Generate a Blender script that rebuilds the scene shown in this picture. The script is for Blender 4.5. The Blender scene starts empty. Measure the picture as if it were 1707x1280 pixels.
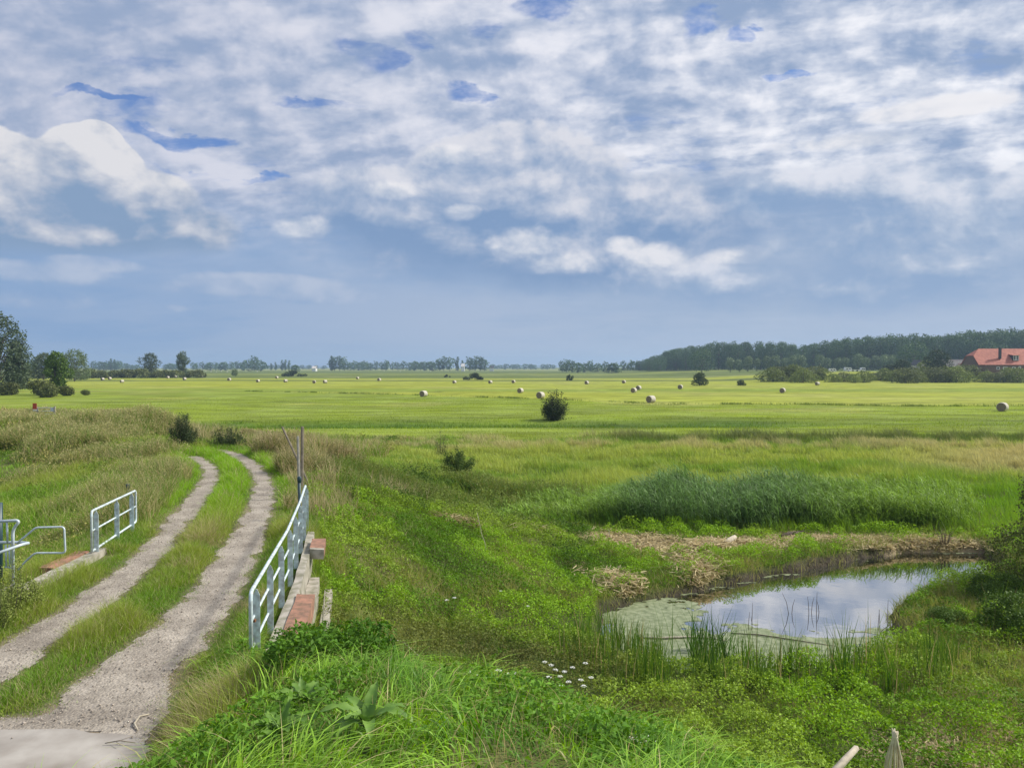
import bpy, math, random
import numpy as np
PI = math.pi
R = math.radians
scene = bpy.context.scene
C = scene.collection

# ------------------------------------------------------------------ camera
F = 1283.0                       # focal length in pixels of the photograph
CX, CY, HOR = 853.5, 640.0, 612.0
PITCH = math.atan((CY - HOR) / F)
cd = bpy.data.cameras.new('camera')
cam = bpy.data.objects.new('camera', cd)
C.objects.link(cam)
cam.location = (0, 0, 0)
cam.rotation_euler = (PI / 2 - PITCH, 0, 0)
cd.sensor_width = 36.0
cd.lens = 36.0 * F / 1707.0
cd.clip_start = 0.05
cd.clip_end = 20000
scene.camera = cam

# ------------------------------------------------------------------ light
SUN_AZ, SUN_EL = 80.0, 43.0      # azimuth to the right of the view direction, elevation
sd = bpy.data.lights.new('sun', 'SUN')
sd.energy = 5.0
sd.angle = R(6.0)
sd.color = (1.0, 0.95, 0.86)
sun = bpy.data.objects.new('sun', sd)
C.objects.link(sun)
sun.rotation_euler = (R(90 - SUN_EL), 0, R(-SUN_AZ))
sun.rotation_euler = (R(-(90 - SUN_EL)), 0, R(-SUN_AZ))  # lamp shines from +Y tilted towards azimuth
sun.location = (60, 40, 80)
scene.view_settings.view_transform = 'Standard'
scene.view_settings.look = 'None'
scene.view_settings.exposure = 0.0
scene.view_settings.gamma = 1.0
scene.render.engine = 'CYCLES'
cy = scene.cycles
cy.max_bounces = 6
cy.diffuse_bounces = 3
cy.glossy_bounces = 3
cy.transmission_bounces = 3
cy.transparent_max_bounces = 6
cy.volume_bounces = 0
cy.use_denoising = True

# ------------------------------------------------------------------ pixel -> world helpers
def ray(px, v):
    a = (px - CX) / F
    b = (CY - v) / F
    cp, sp = math.cos(PITCH), math.sin(PITCH)
    return np.array([a, cp + b * sp, b * cp - sp])
def at_z(px, v, z):
    r = ray(px, v)
    t = z / r[2]
    return (r[0] * t, r[1] * t)
def at_y(px, v, y):
    r = ray(px, v)
    t = y / r[1]
    return (r[0] * t, y, r[2] * t)
def angles(px, v):
    r = ray(px, v)
    return math.atan2(r[0], r[1]), math.asin(r[2] / np.linalg.norm(r))

# ------------------------------------------------------------------ world: Nishita sky under broken cloud
world = bpy.data.worlds.new('World')
scene.world = world
world.use_nodes = True
wt = world.node_tree
wt.nodes.clear()
class S:
    """a socket with arithmetic"""
    def __init__(s, o, nt=None): s.o = o
    def _m(s, op, *a, clamp=False):
        n = wt.nodes.new('ShaderNodeMath'); n.operation = op; n.use_clamp = clamp
        for i, v in enumerate((s,) + a):
            if isinstance(v, S): wt.links.new(v.o, n.inputs[i])
            else: n.inputs[i].default_value = v
        return S(n.outputs[0])
    def __add__(s, b): return s._m('ADD', b)
    __radd__ = __add__
    def __sub__(s, b): return s._m('SUBTRACT', b)
    def __mul__(s, b): return s._m('MULTIPLY', b)
    __rmul__ = __mul__
    def __truediv__(s, b): return s._m('DIVIDE', b)
    def max(s, b): return s._m('MAXIMUM', b)
    def smax(s, b, k=0.25): return s._m('SMOOTH_MAX', b, k)
    def min(s, b): return s._m('MINIMUM', b)
    def clamp(s): return s._m('ADD', 0.0, clamp=True)
    def sqrt(s): return s._m('SQRT')
    def rsub(s, b):
        n = wt.nodes.new('ShaderNodeMath'); n.operation = 'SUBTRACT'
        n.inputs[0].default_value = b; wt.links.new(s.o, n.inputs[1]); return S(n.outputs[0])
    def step(s, lo, hi):
        n = wt.nodes.new('ShaderNodeMapRange'); n.interpolation_type = 'SMOOTHSTEP'
        wt.links.new(s.o, n.inputs['Value'])
        n.inputs['From Min'].default_value = lo; n.inputs['From Max'].default_value = hi
        return S(n.outputs['Result'])
def w_xyz(x, y, z):
    n = wt.nodes.new('ShaderNodeCombineXYZ')
    for i, v in enumerate((x, y, z)):
        if isinstance(v, S): wt.links.new(v.o, n.inputs[i])
        else: n.inputs[i].default_value = v
    return n.outputs[0]
def w_noise(vec, scale, detail=6, rough=0.55, dist=0.0, lac=2.0):
    n = wt.nodes.new('ShaderNodeTexNoise')
    wt.links.new(vec, n.inputs['Vector'])
    n.inputs['Scale'].default_value = scale; n.inputs['Detail'].default_value = detail
    n.inputs['Roughness'].default_value = rough; n.inputs['Distortion'].default_value = dist
    n.inputs['Lacunarity'].default_value = lac
    return S(n.outputs[0])
def w_mix(a, b, f):
    n = wt.nodes.new('ShaderNodeMix'); n.data_type = 'RGBA'
    ins = [i for i in n.inputs if i.type == 'RGBA']
    for sock, v in ((n.inputs[0], f), (ins[0], a), (ins[1], b)):
        if isinstance(v, S): wt.links.new(v.o, sock)
        elif isinstance(v, (int, float)): sock.default_value = v
        else: sock.default_value = (*v, 1.0)
    return S([o for o in n.outputs if o.type == 'RGBA'][0])
tc = wt.nodes.new('ShaderNodeTexCoord')
sp = wt.nodes.new('ShaderNodeSeparateXYZ')
wt.links.new(tc.outputs['Generated'], sp.inputs[0])
DX, DY, DZ = S(sp.outputs[0]), S(sp.outputs[1]), S(sp.outputs[2])
AZ = DX._m('ARCTAN2', DY)
EL = DZ._m('ARCSINE')
sky = wt.nodes.new('ShaderNodeTexSky')
sky.sky_type = 'NISHITA'
sky.sun_disc = False
sky.sun_elevation = R(SUN_EL)
sky.sun_rotation = R(SUN_AZ)
sky.ozone_density = 2.0
sk = wt.nodes.new('ShaderNodeVectorMath'); sk.operation = 'SCALE'
wt.links.new(sky.outputs[0], sk.inputs[0]); sk.inputs['Scale'].default_value = 0.09
SKYC = S(sk.outputs[0])
def deep():          # the blue seen through the gaps
    n = wt.nodes.new('ShaderNodeMix'); n.data_type = 'RGBA'; n.blend_type = 'MULTIPLY'; n.inputs[0].default_value = 1.0
    ins = [i for i in n.inputs if i.type == 'RGBA']
    wt.links.new(SKYC.o, ins[0]); ins[1].default_value = (0.52, 0.86, 1.42, 1)
    return S([o for o in n.outputs if o.type == 'RGBA'][0])
col = deep()

def w_color(vec, scale, detail, rough):
    n = wt.nodes.new('ShaderNodeTexNoise')
    wt.links.new(vec, n.inputs['Vector'])
    n.inputs['Scale'].default_value = scale; n.inputs['Detail'].default_value = detail; n.inputs['Roughness'].default_value = rough
    s_ = wt.nodes.new('ShaderNodeSeparateColor'); wt.links.new(n.outputs['Color'], s_.inputs[0])
    return S(s_.outputs[0]) - 0.5, S(s_.outputs[1]) - 0.5, S(s_.outputs[2]) - 0.5
def w_puff(vec, scale, detail=3.0, rough=0.5, smooth=0.35):
    n = wt.nodes.new('ShaderNodeTexVoronoi'); n.feature = 'SMOOTH_F1'; n.voronoi_dimensions = '2D'; n.normalize = True
    wt.links.new(vec, n.inputs['Vector'])
    n.inputs['Scale'].default_value = scale; n.inputs['Detail'].default_value = detail
    n.inputs['Roughness'].default_value = rough; n.inputs['Smoothness'].default_value = smooth
    return S(n.outputs['Distance']).rsub(1.0)
def blobf(blobs, az, el):
    """union of soft ellipses (px, v, rx, ry in photo pixels): 1 at a centre, 0 on the ellipse, negative outside"""
    f = None
    for (px, v, rx, ry) in blobs:
        a0, e0 = angles(px, v)
        a1, _ = angles(px + rx, v); _, e1 = angles(px, v - ry)
        dx = (az - a0) * (1.0 / abs(a1 - a0)); dy = (el - e0) * (1.0 / abs(e1 - e0))
        b = ((dx * dx) + (dy * dy)).rsub(1.0).max(-3.0)
        f = b if f is None else f.smax(b, 0.5)
    return f
W1, W2, W3 = w_color(w_xyz(AZ, EL * 1.5, 3.3), 4.5, 7, 0.58)
AW, EW = AZ + W1 * 0.13, EL + W2 * 0.07
# shared cloud texture, sampled here and a step towards the sun
OX, OY = 0.012, 0.022
def tex(ox, oy, d):
    p_ = w_puff(w_xyz(AW + ox, (EW + oy) * 1.3, 0.0), 9.0, d, 0.6, 0.3)
    n_ = w_noise(w_xyz(AZ + ox, (EL + oy) * 1.5, 1.9), 7.5, d * 2 + 2, 0.56, 0.2)
    return p_, n_
P0, N0 = tex(0, 0, 4.0)
P1, N1 = tex(OX, OY, 3.0)
relief = (P0 - P1) * 1.1 + (N0 - N1) * 2.0          # > 0 where the cloud thins towards the sun

# --- high broken layer (drawn on a plane overhead, so that it flattens towards the horizon)
inv = (DZ.max(0.0) + 0.20)
HX, HY = DX / inv + W1 * 0.10, DY / inv + W2 * 0.10
TX, TY = HX * 0.95 - HY * 0.31, HX * 0.31 + HY * 0.95
holes = [(915, 18, 75, 26), (1165, 36, 46, 34), (1235, 58, 36, 20), (605, 78, 62, 22), (638, 92, 50, 32), (290, 238, 100, 13), (540, 173, 120, 10),
         (845, 222, 70, 28), (818, 40, 45, 20), (780, 152, 55, 24), (370, 296, 130, 9), (140, 172, 80, 8), (690, 55, 44, 26), (930, 60, 50, 18), (1310, 132, 50, 12)]
hfine = w_noise(w_xyz(HX, HY * 1.6, 5.1), 5.5, 11, 0.62, 0.3)
hf = blobf(holes, AZ + W1 * 0.10 + (hfine - 0.5) * 0.10, EL + W2 * 0.06 + (N0 - 0.5) * 0.07).max(0.0)
def high(ox, oy, det):
    v = w_xyz(TX * 0.95 + ox, TY * 1.45 + oy, 0.7)
    return w_noise(v, 1.8, det, 0.56, 0.2), w_puff(v, 2.4, det * 0.4, 0.6, 0.35)
(h0, q0), (h1, q1) = high(0, 0, 10), high(0.04, -0.055, 7)
fray = (hfine - 0.5) * 2.6 + (h0 - 0.5) * 2.0 + (P0 - 0.5) * 1.2 + (N0 - 0.5) * 2.4
cov = (fray + 0.95 - (hf * 1.5).min(1.0) * 0.98).step(-0.45, 0.80)
rightness = AZ.step(-0.7, 0.7)
lit = ((h0 - h1) * 5.5 + (q0 - q1) * 1.1 + relief * 1.5 + (hfine - 0.5) * 1.15 + (h0 - 0.5) * -0.8 + hf * 0.25 + rightness * 0.12 + EL * 0.22 + 0.24).step(-0.45, 1.35)
shade = w_mix((0.31, 0.395, 0.575), (0.275, 0.375, 0.57), rightness)
bright = w_mix((0.63, 0.65, 0.76), (0.98, 0.98, 1.02), rightness)
hc = w_mix(shade, bright, lit)
col = w_mix(w_mix(col, (0.42, 0.52, 0.75), 0.18), hc, cov)

# --- low blue-grey curtain towards the horizon
lowc = w_mix((0.225, 0.365, 0.605), (0.395, 0.485, 0.635), AZ.step(-0.45, 0.45))
col = w_mix(col, lowc, (EL + W3 * 0.16).step(0.25, 0.10) * 0.93)
streak = w_noise(w_xyz(AZ + W1 * 0.1, (EL + W2 * 0.02) * 6.0, 12.0), 2.6, 7, 0.58, 0.3)
col = w_mix(col, (0.43, 0.51, 0.66), streak.step(0.36, 0.62) * (AZ.step(-0.75, 0.3) * 0.65 + 0.35) * EL.step(0.20, 0.05) * 0.95)

# --- low cloud bodies
def elv(v): return angles(CX, v)[1]
def body(blobs, cdark, cmid, clit, v_top, v_bot, amp=1.0, hi=0.3, hib=0.9, rel=1.0, opacity=1.0, rim=0.35, bias=0.30, ramp=0.35):
    global col
    g0 = blobf(blobs, AZ, EL)
    g1 = blobf(blobs, AZ + OX, EL + OY)
    f0 = g0 + ((P0 - 0.55) * 1.7 + (N0 - 0.5) * 2.4) * amp
    up = EL.step(elv(v_bot), elv(v_top))
    soft = up * (hi - hib) + hib
    al = (f0 / soft).step(0.0, 1.0) * opacity
    edge = f0.step(0.7, 0.0)                       # thin rim of the cloud
    l = relief * (1.5 * rel) + (g0 - g1).min(0.4).max(-0.4) * rim + edge * 0.14 + up * ramp + (N0 - 0.5) * 1.1 + (hfine - 0.5) * 0.4 + bias
    c = w_mix(w_mix(cdark, cmid, l.step(-0.15, 0.65)), clit, l.step(0.35, 1.35))
    col = w_mix(col, c, al)

# grey mass in the middle, its top running up to the right
body([(700, 375, 230, 100), (640, 355, 110, 55), (770, 295, 100, 62), (870, 320, 180, 110), (930, 430, 330, 70), (1130, 380, 220, 105)],
     (0.215, 0.33, 0.54), (0.37, 0.455, 0.62), (0.72, 0.73, 0.80), 250, 480, amp=0.6, hi=0.30, hib=1.2, rel=1.0, bias=0.10, rim=0.8, ramp=0.40)
body([(1500, 400, 360, 140), (1400, 470, 460, 70), (1290, 330, 120, 50)],
     (0.25, 0.37, 0.58), (0.38, 0.475, 0.64), (0.74, 0.76, 0.84), 290, 500, amp=0.8, hi=0.9, hib=1.3, rel=1.1, opacity=0.85, bias=0.15, rim=0.6, ramp=0.35)
body([(868, 412, 60, 34), (930, 442, 90, 18), (1090, 428, 70, 26), (1040, 408, 34, 18), (510, 382, 56, 24), (770, 355, 30, 14), (650, 318, 44, 16), (745, 258, 44, 18), (1230, 425, 60, 18), (1560, 180, 160, 22), (1420, 235, 130, 14)],
     (0.33, 0.42, 0.60), (0.52, 0.58, 0.70), (0.86, 0.85, 0.88), 395, 450, amp=1.1, hi=1.1, hib=1.5, rel=1.2, bias=0.35, opacity=0.85, rim=0.8, ramp=0.15)
# big cumulus on the left
body([(40, 335, 210, 105), (150, 290, 95, 85), (165, 240, 45, 42), (240, 345, 105, 62), (330, 385, 85, 42), (90, 385, 320, 46), (-60, 320, 190, 120)],
     (0.24, 0.35, 0.53), (0.42, 0.48, 0.605), (0.76, 0.755, 0.785), 290, 430, amp=0.34, hi=0.12, hib=0.9, rel=1.2, bias=0.06, rim=1.0, ramp=0.62)
# low scud
body([(420, 478, 150, 22), (520, 492, 90, 16), (300, 478, 36, 12), (80, 455, 120, 22), (60, 500, 110, 18), (290, 512, 30, 8), (150, 440, 90, 16)],
     (0.26, 0.385, 0.61), (0.35, 0.45, 0.635), (0.52, 0.58, 0.71), 455, 500, amp=1.0, hi=0.8, hib=1.2, bias=0.55, opacity=0.75, ramp=0.1)
# under the horizon: plain
col = w_mix(col, (0.12, 0.15, 0.08), EL.step(-0.01, -0.06))
bg = wt.nodes.new('ShaderNodeBackground')
wt.links.new(col.o, bg.inputs['Color'])
bg.inputs['Strength'].default_value = 1.0
wo = wt.nodes.new('ShaderNodeOutputWorld')
wt.links.new(bg.outputs[0], wo.inputs['Surface'])
world.cycles.sampling_method = 'MANUAL'
world.cycles.sample_map_resolution = 1024

# ================================================================== numpy helpers
rng = np.random.default_rng(7)
def hash2(ix, iy, seed):
    h = (ix.astype(np.int64) * 374761393 + iy.astype(np.int64) * 668265263 + seed * 1442695041) & 0xFFFFFFFF
    h = ((h ^ (h >> 13)) * 1274126177) & 0xFFFFFFFF
    return ((h ^ (h >> 16)) & 0xFFFF) / 65535.0
def vnoise(x, y, seed=0):
    x = np.asarray(x, float); y = np.asarray(y, float)
    ix = np.floor(x); iy = np.floor(y); fx = x - ix; fy = y - iy
    fx = fx * fx * (3 - 2 * fx); fy = fy * fy * (3 - 2 * fy)
    a = hash2(ix, iy, seed); b = hash2(ix + 1, iy, seed); c = hash2(ix, iy + 1, seed); d = hash2(ix + 1, iy + 1, seed)
    return (a * (1 - fx) + b * fx) * (1 - fy) + (c * (1 - fx) + d * fx) * fy
def fbm(x, y, s, oct=4, seed=0, rough=0.5):
    r = 0; a = 1; t = 0
    for i in range(oct):
        r = r + a * vnoise(np.asarray(x) / s * 2 ** i + 17.3 * i, np.asarray(y) / s * 2 ** i - 9.1 * i, seed + i); t += a; a *= rough
    return r / t
def sstep(x, a, b):
    t = np.clip((x - a) / (b - a), 0, 1); return t * t * (3 - 2 * t)
def poly_dist(x, y, pts):
    """distance to a polyline, and position along it"""
    best = np.full(np.shape(x), 1e9); tt = np.zeros(np.shape(x)); n = len(pts) - 1
    for i in range(n):
        (x0, y0), (x1, y1) = pts[i][:2], pts[i + 1][:2]
        dx, dy = x1 - x0, y1 - y0
        t = np.clip(((x - x0) * dx + (y - y0) * dy) / (dx * dx + dy * dy), 0, 1)
        d = np.hypot(x - x0 - t * dx, y - y0 - t * dy)
        m = d < best; best = np.where(m, d, best); tt = np.where(m, i + t, tt)
    return best, tt
def inside(x, y, poly):
    r = np.zeros(np.shape(x), bool); n = len(poly)
    for i in range(n):
        x0, y0 = poly[i][:2]; x1, y1 = poly[(i + 1) % n][:2]
        if y0 == y1: continue
        c = ((y0 > y) != (y1 > y)) & (x < (x1 - x0) * (y - y0) / (y1 - y0) + x0)
        r ^= c
    return r
def sdist(x, y, poly):      # + inside
    d, _ = poly_dist(x, y, list(poly) + [poly[0]])
    return np.where(inside(x, y, poly), d, -d)

# ================================================================== terrain
FZ = -6.3            # the meadow
WZ = -7.2            # the pond
TZ = -4.05           # the track on its low dyke
left_rut = [at_z(*p, TZ) for p in [(-200, 1225), (-60, 1140), (0, 1108), (60, 1064), (130, 1022), (190, 978), (240, 935), (280, 893), (310, 853), (338, 818), (352, 795), (347, 776), (322, 762)]]
right_rut = [at_z(*p, TZ) for p in [(120, 1275), (165, 1210), (215, 1130), (262, 1090), (308, 1045), (350, 1000), (383, 950), (408, 905), (428, 860), (440, 820), (436, 795), (420, 775), (392, 758), (366, 750)]]
left_w = [.5, .45, .42, .4, .38, .36, .34, .32, .31, .30, .29, .28, .26]
right_w = [.72, .68, .62, .58, .52, .46, .44, .4, .36, .34, .32, .32, .3, .28]
apron = [at_z(*p, TZ) for p in [(-220, 1150), (-220, 1330), (240, 1330), (245, 1200), (190, 1140), (130, 1150), (60, 1190), (-60, 1205)]]
pond = [at_z(*p, WZ) for p in [(1000, 1022), (1003, 1060), (1040, 1108), (1130, 1128), (1300, 1132), (1420, 1112), (1480, 1092), (1530, 1074), (1482, 1052), (1498, 1018), (1560, 990), (1640, 972), (1690, 948),
                               (1640, 922), (1500, 921), (1420, 934), (1330, 952), (1250, 966), (1170, 984), (1110, 996), (1050, 1008)]]
pond = [(float(a), float(b)) for a, b in pond]
ctrl = [(0, -5, -1.7), (0, 0, -1.7), (3, 0, -1.7), (8, 0, -1.8), (-3, 0, -1.9), (16, 0, -1.9), (26, 0, -2), (-6, -1, -2.6), (-12, -2, -3.2), (-25, -3, -3.6), (16, -5, -1.8), (-25, 5, -4.6), (35, 5, -4.2), (35, -5, -2),
        (-1.1, 5, -2.62), (-1.3, 6.5, -2.86), (-1.9, 9, -3.5), (-1.2, 9, -3.75), (-1.0, 11, -5.0), (-2.0, 12, -5.2), (-1.2, 13.5, -6.1), (-2.0, 15.5, -6.3), (-2.75, 10.0, -3.95), (-2.8, 12.2, -4.9),
        (.7, 5.2, -2.75), (.8, 6, -2.95), (.9, 7.5, -3.42), (1.1, 9, -4.5), (1.3, 12, -6.2), (1.5, 15, -6.9),
        (2.0, 5, -3.15), (2.6, 6.2, -3.75), (3.2, 8, -4.95), (4, 10, -5.8), (4.5, 13.3, -6.9), (6, 5, -3.5), (7, 8, -5.4), (8.5, 12.5, -6.85), (10, 16, -7.0), (14, 10, -6.4), (16, 14, -6.9), (22, 12, -6.8), (12, 5, -4.2), (25, 20, -6.8),
        (-3.6, 4.5, -3.3), (-5.2, 5, -3.75), (-8, 5, -3.9), (-5, 7.7, -4.0), (-8, 8, -4.05), (-12, 8, -4.3), (-7, 12, TZ), (-4.6, 12, -4.08), (-8.6, 15, TZ), (-6, 15, TZ), (-7, 18, TZ), (-5.8, 18.5, TZ), (-9.5, 20, TZ), (-7.5, 24, TZ), (-10, 24, TZ), (-6.8, 22, -4.1),
        (-10.2, 13, -4.35), (-12, 15, -5.2), (-17, 14, -5.6), (-12.7, 20.5, -4.75), (-16, 27.6, -4.7), (-18, 27.5, -4.9), (-23, 22, -5.4), (-32, 18, -5.4), (-13.5, 27, -4.2),
        (-3.3, 14.5, -5.6), (-3.4, 17, -5.5), (-4.3, 19.5, -4.95), (-4.3, 21.8, -4.95), (-3.7, 18.5, -5.5), (-2.4, 19.9, -6.0), (-2.8, 23.6, -5.35), (0, 21.5, -6.45), (0, 27.2, -6.15), (-1.0, 23.5, -6.05), (1.4, 18.9, -7.0), (2.0, 24.5, -6.8),
        (-2.1, 29.5, -5.75), (-4.8, 28.8, -4.95), (-6.1, 26.5, -4.35), (-4.5, 33.5, -6.3), (-1.5, 33, -6.75), (-7.5, 31, -4.6), (2.0, 30, -6.55), (3.5, 31, -6.65),
        (8, 30.3, -6.75), (13, 30.2, -6.9), (18, 30, -7.0), (24, 29, -6.85), (12.5, 21, -6.95), (14, 24, -6.95), (17, 26, -6.9), (19, 21, -6.8),
        (-9.2, 28, TZ), (-11.5, 31.5, TZ), (-13.6, 34.5, TZ), (-12.8, 36.3, -4.1), (-9.5, 34, -4.3), (-8.5, 38, -4.7), (-17, 37.5, TZ), (-17, 32, -4.4), (-21, 41, -4.2), (-30, 50, -4.3), (-40, 64, -4.35), (-50, 70, -4.5),
        (-23, 36, -4.75), (-20, 33, -4.9), (-28, 38, -4.9), (-40, 45, -5.0), (-45, 30, -5.3), (-55, 50, -5.2), (-8, 44, -5.6), (-14, 46, -5.3), (-20, 52, -5.2), (-28, 62, -5.4), (-36, 76, -6.1),
        (0, 38, -6.75), (8, 40, -6.7), (16, 42, -6.7), (28, 40, -6.6), (36, 30, -6.6), (0, 48, -6.6), (-6, 52, -6.3), (14, 52, -6.6), (32, 52, -6.6), (45, 45, -6.6), (44, 20, -6.7),
        (-10, 66, -6.3), (10, 62, -6.35), (30, 62, -6.35), (50, 62, -6.35), (0, 76, FZ), (25, 76, FZ), (50, 76, FZ), (-20, 80, FZ), (-45, 88, FZ), (0, 92, FZ), (40, 92, FZ), (-60, 80, -5.6), (-60, 95, FZ), (-20, 95, FZ)]
ctrl = np.array(ctrl, float)
def tps_fit(P):
    n = len(P); X = P[:, :2] / 20.0
    r = np.linalg.norm(X[:, None] - X[None], axis=2)
    K = np.where(r > 0, r * r * np.log(r + 1e-12), 0) + np.eye(n) * 1e-3
    A = np.zeros((n + 3, n + 3)); A[:n, :n] = K; A[:n, n] = 1; A[:n, n + 1:] = X; A[n, :n] = 1; A[n + 1:, :n] = X.T
    b = np.zeros(n + 3); b[:n] = P[:, 2]
    return np.linalg.solve(A, b)
tw = tps_fit(ctrl)
GX0, GX1, GY0, GY1, GS = -62.0, 56.0, -6.0, 96.0, 0.16
gx = np.arange(GX0, GX1 + 1e-6, GS); gy = np.arange(GY0, GY1 + 1e-6, GS)
def tps(x, y):
    sh = x.shape; x = x.ravel() / 20.0; y = y.ravel() / 20.0; out = np.empty_like(x)
    X = ctrl[:, :2] / 20.0; n = len(X)
    for i in range(0, len(x), 60000):
        xx = x[i:i + 60000]; yy = y[i:i + 60000]
        r2 = (xx[:, None] - X[None, :, 0]) ** 2 + (yy[:, None] - X[None, :, 1]) ** 2
        K = 0.5 * r2 * np.log(r2 + 1e-12)
        out[i:i + 60000] = K @ tw[:n] + tw[n] + tw[n + 1] * xx + tw[n + 2] * yy
    return out.reshape(sh)
cxg = np.arange(GX0, GX1 + 0.5, 0.5); cyg = np.arange(GY0, GY1 + 0.5, 0.5)
CXX, CYY = np.meshgrid(cxg, cyg)
coarse = tps(CXX, CYY)
def bil(G, x0, y0, s, x, y):
    fx = np.clip((x - x0) / s, 0, G.shape[1] - 1.001); fy = np.clip((y - y0) / s, 0, G.shape[0] - 1.001)
    ix = fx.astype(int); iy = fy.astype(int); fx = fx - ix; fy = fy - iy
    return (G[iy, ix] * (1 - fx) + G[iy, ix + 1] * fx) * (1 - fy) + (G[iy + 1, ix] * (1 - fx) + G[iy + 1, ix + 1] * fx) * fy
XX, YY = np.meshgrid(gx, gy)
def track_mask(x, y):
    """distance outside the nearest wheel rut (negative on the gravel)"""
    d1, t1 = poly_dist(x, y, left_rut); d2, t2 = poly_dist(x, y, right_rut)
    w1 = np.interp(t1, range(len(left_w)), left_w); w2 = np.interp(t2, range(len(right_w)), right_w)
    return np.minimum(np.minimum(d1 - w1, d2 - w2), -sdist(x, y, apron))
def base_h(x, y):
    z = bil(coarse, GX0, GY0, 0.5, x, y)
    tm = track_mask(x, y)
    near_t = sstep(tm, 1.6, 0.2)
    lump = (fbm(x, y, 2.6, 4, 3) - 0.5) * 0.6 + (fbm(x, y, 6.5, 3, 13) - 0.45) * 1.5 * sstep(-x, 13, 20) * sstep(y, 28, 40) + (fbm(x, y, 0.9, 2, 9) - 0.5) * 0.22
    rough_zone = 0.35 + 0.65 * sstep(fbm(x, y, 9, 2, 21), 0.35, 0.6)
    z = z + lump * rough_zone * (1 - near_t) * sstep(y, 3, 7) * (1 - sstep(y, 66, 80))
    z = np.where(near_t > 0, z * (1 - near_t * 0.94) + near_t * 0.94 * np.where(y < 7.2, np.minimum(z, TZ + (7.2 - y) * 0.2), TZ), z)
    # pond basin with a crisp little bank
    d = sdist(x, y, pond) + (fbm(x, y, 1.1, 3, 31) - 0.5) * 0.5
    near = np.abs(d) < 6
    z = np.where(d > 0, WZ - np.minimum(0.7, d * 0.8), np.where(near, np.maximum(z, WZ + np.minimum(0.32, -d * 0.9)), np.maximum(z, WZ + 0.1)))
    # meadow
    w = sstep(y, 66, 84) * sstep(x, -70, -40) + sstep(y, 84, 95) * (1 - sstep(x, -70, -40))
    z = z * (1 - w) + FZ * w
    return z
HG = base_h(XX, YY)
def far_h(x, y):
    z = np.full(np.shape(x), FZ) + (fbm(x, y, 30, 3, 41) - 0.5) * 0.25 * sstep(y, 70, 110)
    # the sunken strip across the meadow (reads as the dark band)
    yc = 87 + 0.02 * x + (fbm(x, y * 0 + 1, 14, 2, 43) - .5) * 4
    z = z - 0.75 * np.exp(-((y - yc) / 5.0) ** 2) * sstep(x, -40, -28) * (1 - sstep(x, 24, 40) * 0.75)
    # ground rises to the farm and the river dyke on the right
    z = z + 2.2 * sstep(x, 90, 150) * sstep(y, 318, 350) + 1.5 * sstep(x, 150, 190) * sstep(y, 320, 340)
    return z
def height(x, y):
    x = np.asarray(x, float); y = np.asarray(y, float)
    zn = bil(HG, GX0, GY0, GS, x, y)
    zf = far_h(x, y)
    wy = sstep(y, 66, 92)
    wx = np.maximum(sstep(-x, 46, 61) , sstep(x, 42, 55))
    wgt = np.maximum(wy * (x > -30) + sstep(y, 84, 95) * (x <= -30), 0)
    z = zn * (1 - wgt) + zf * wgt
    return z
def hh(x, y): return float(height(np.array([x]), np.array([y]))[0])
def ground_hit(px, v, ymax=400):
    r = ray(px, v); ys = np.concatenate([np.arange(3, 100, 0.1), np.arange(100, ymax, 0.5)])
    t = ys / r[1]; x = r[0] * t; z = r[2] * t
    b = np.nonzero(z < height(x, ys))[0]
    i = b[0] if len(b) else -1
    return float(x[i]), float(ys[i]), float(height(x[i:i + 1], ys[i:i + 1])[0]) if i >= 0 else FZ
# visibility of ground points from the camera is used only for choosing where dense grass is worth growing
def frustum(x, y, m=2.0): return (y > 2.0) & (np.abs(x) < 0.70 * y + m)

# ================================================================== materials
def mat(name):
    m = bpy.data.materials.new(name); m.use_nodes = True
    nt = m.node_tree; b = nt.nodes['Principled BSDF']
    return m, nt, b
def simple(name, rgb, rough=0.6, noise=0.25, scale=8.0, metal=0.0, bump=0.0, c2=None, detail=5):
    m, nt, b = mat(name)
    b.inputs['Roughness'].default_value = rough; b.inputs['Metallic'].default_value = metal
    t = nt.nodes.new('ShaderNodeTexCoord')
    n = nt.nodes.new('ShaderNodeTexNoise'); n.inputs['Scale'].default_value = scale; n.inputs['Detail'].default_value = detail
    nt.links.new(t.outputs['Object'], n.inputs['Vector'])
    r = nt.nodes.new('ShaderNodeValToRGB')
    c2 = c2 or tuple(c * (1 - noise) for c in rgb)
    r.color_ramp.elements[0].position = 0.35; r.color_ramp.elements[0].color = (*c2, 1)
    r.color_ramp.elements[1].position = 0.65; r.color_ramp.elements[1].color = (*rgb, 1)
    nt.links.new(n.outputs[0], r.inputs[0]); nt.links.new(r.outputs[0], b.inputs['Base Color'])
    if bump:
        bp = nt.nodes.new('ShaderNodeBump'); bp.inputs['Strength'].default_value = bump; bp.inputs['Distance'].default_value = 0.02
        nt.links.new(n.outputs[0], bp.inputs['Height']); nt.links.new(bp.outputs[0], b.inputs['Normal'])
    return m
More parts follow.
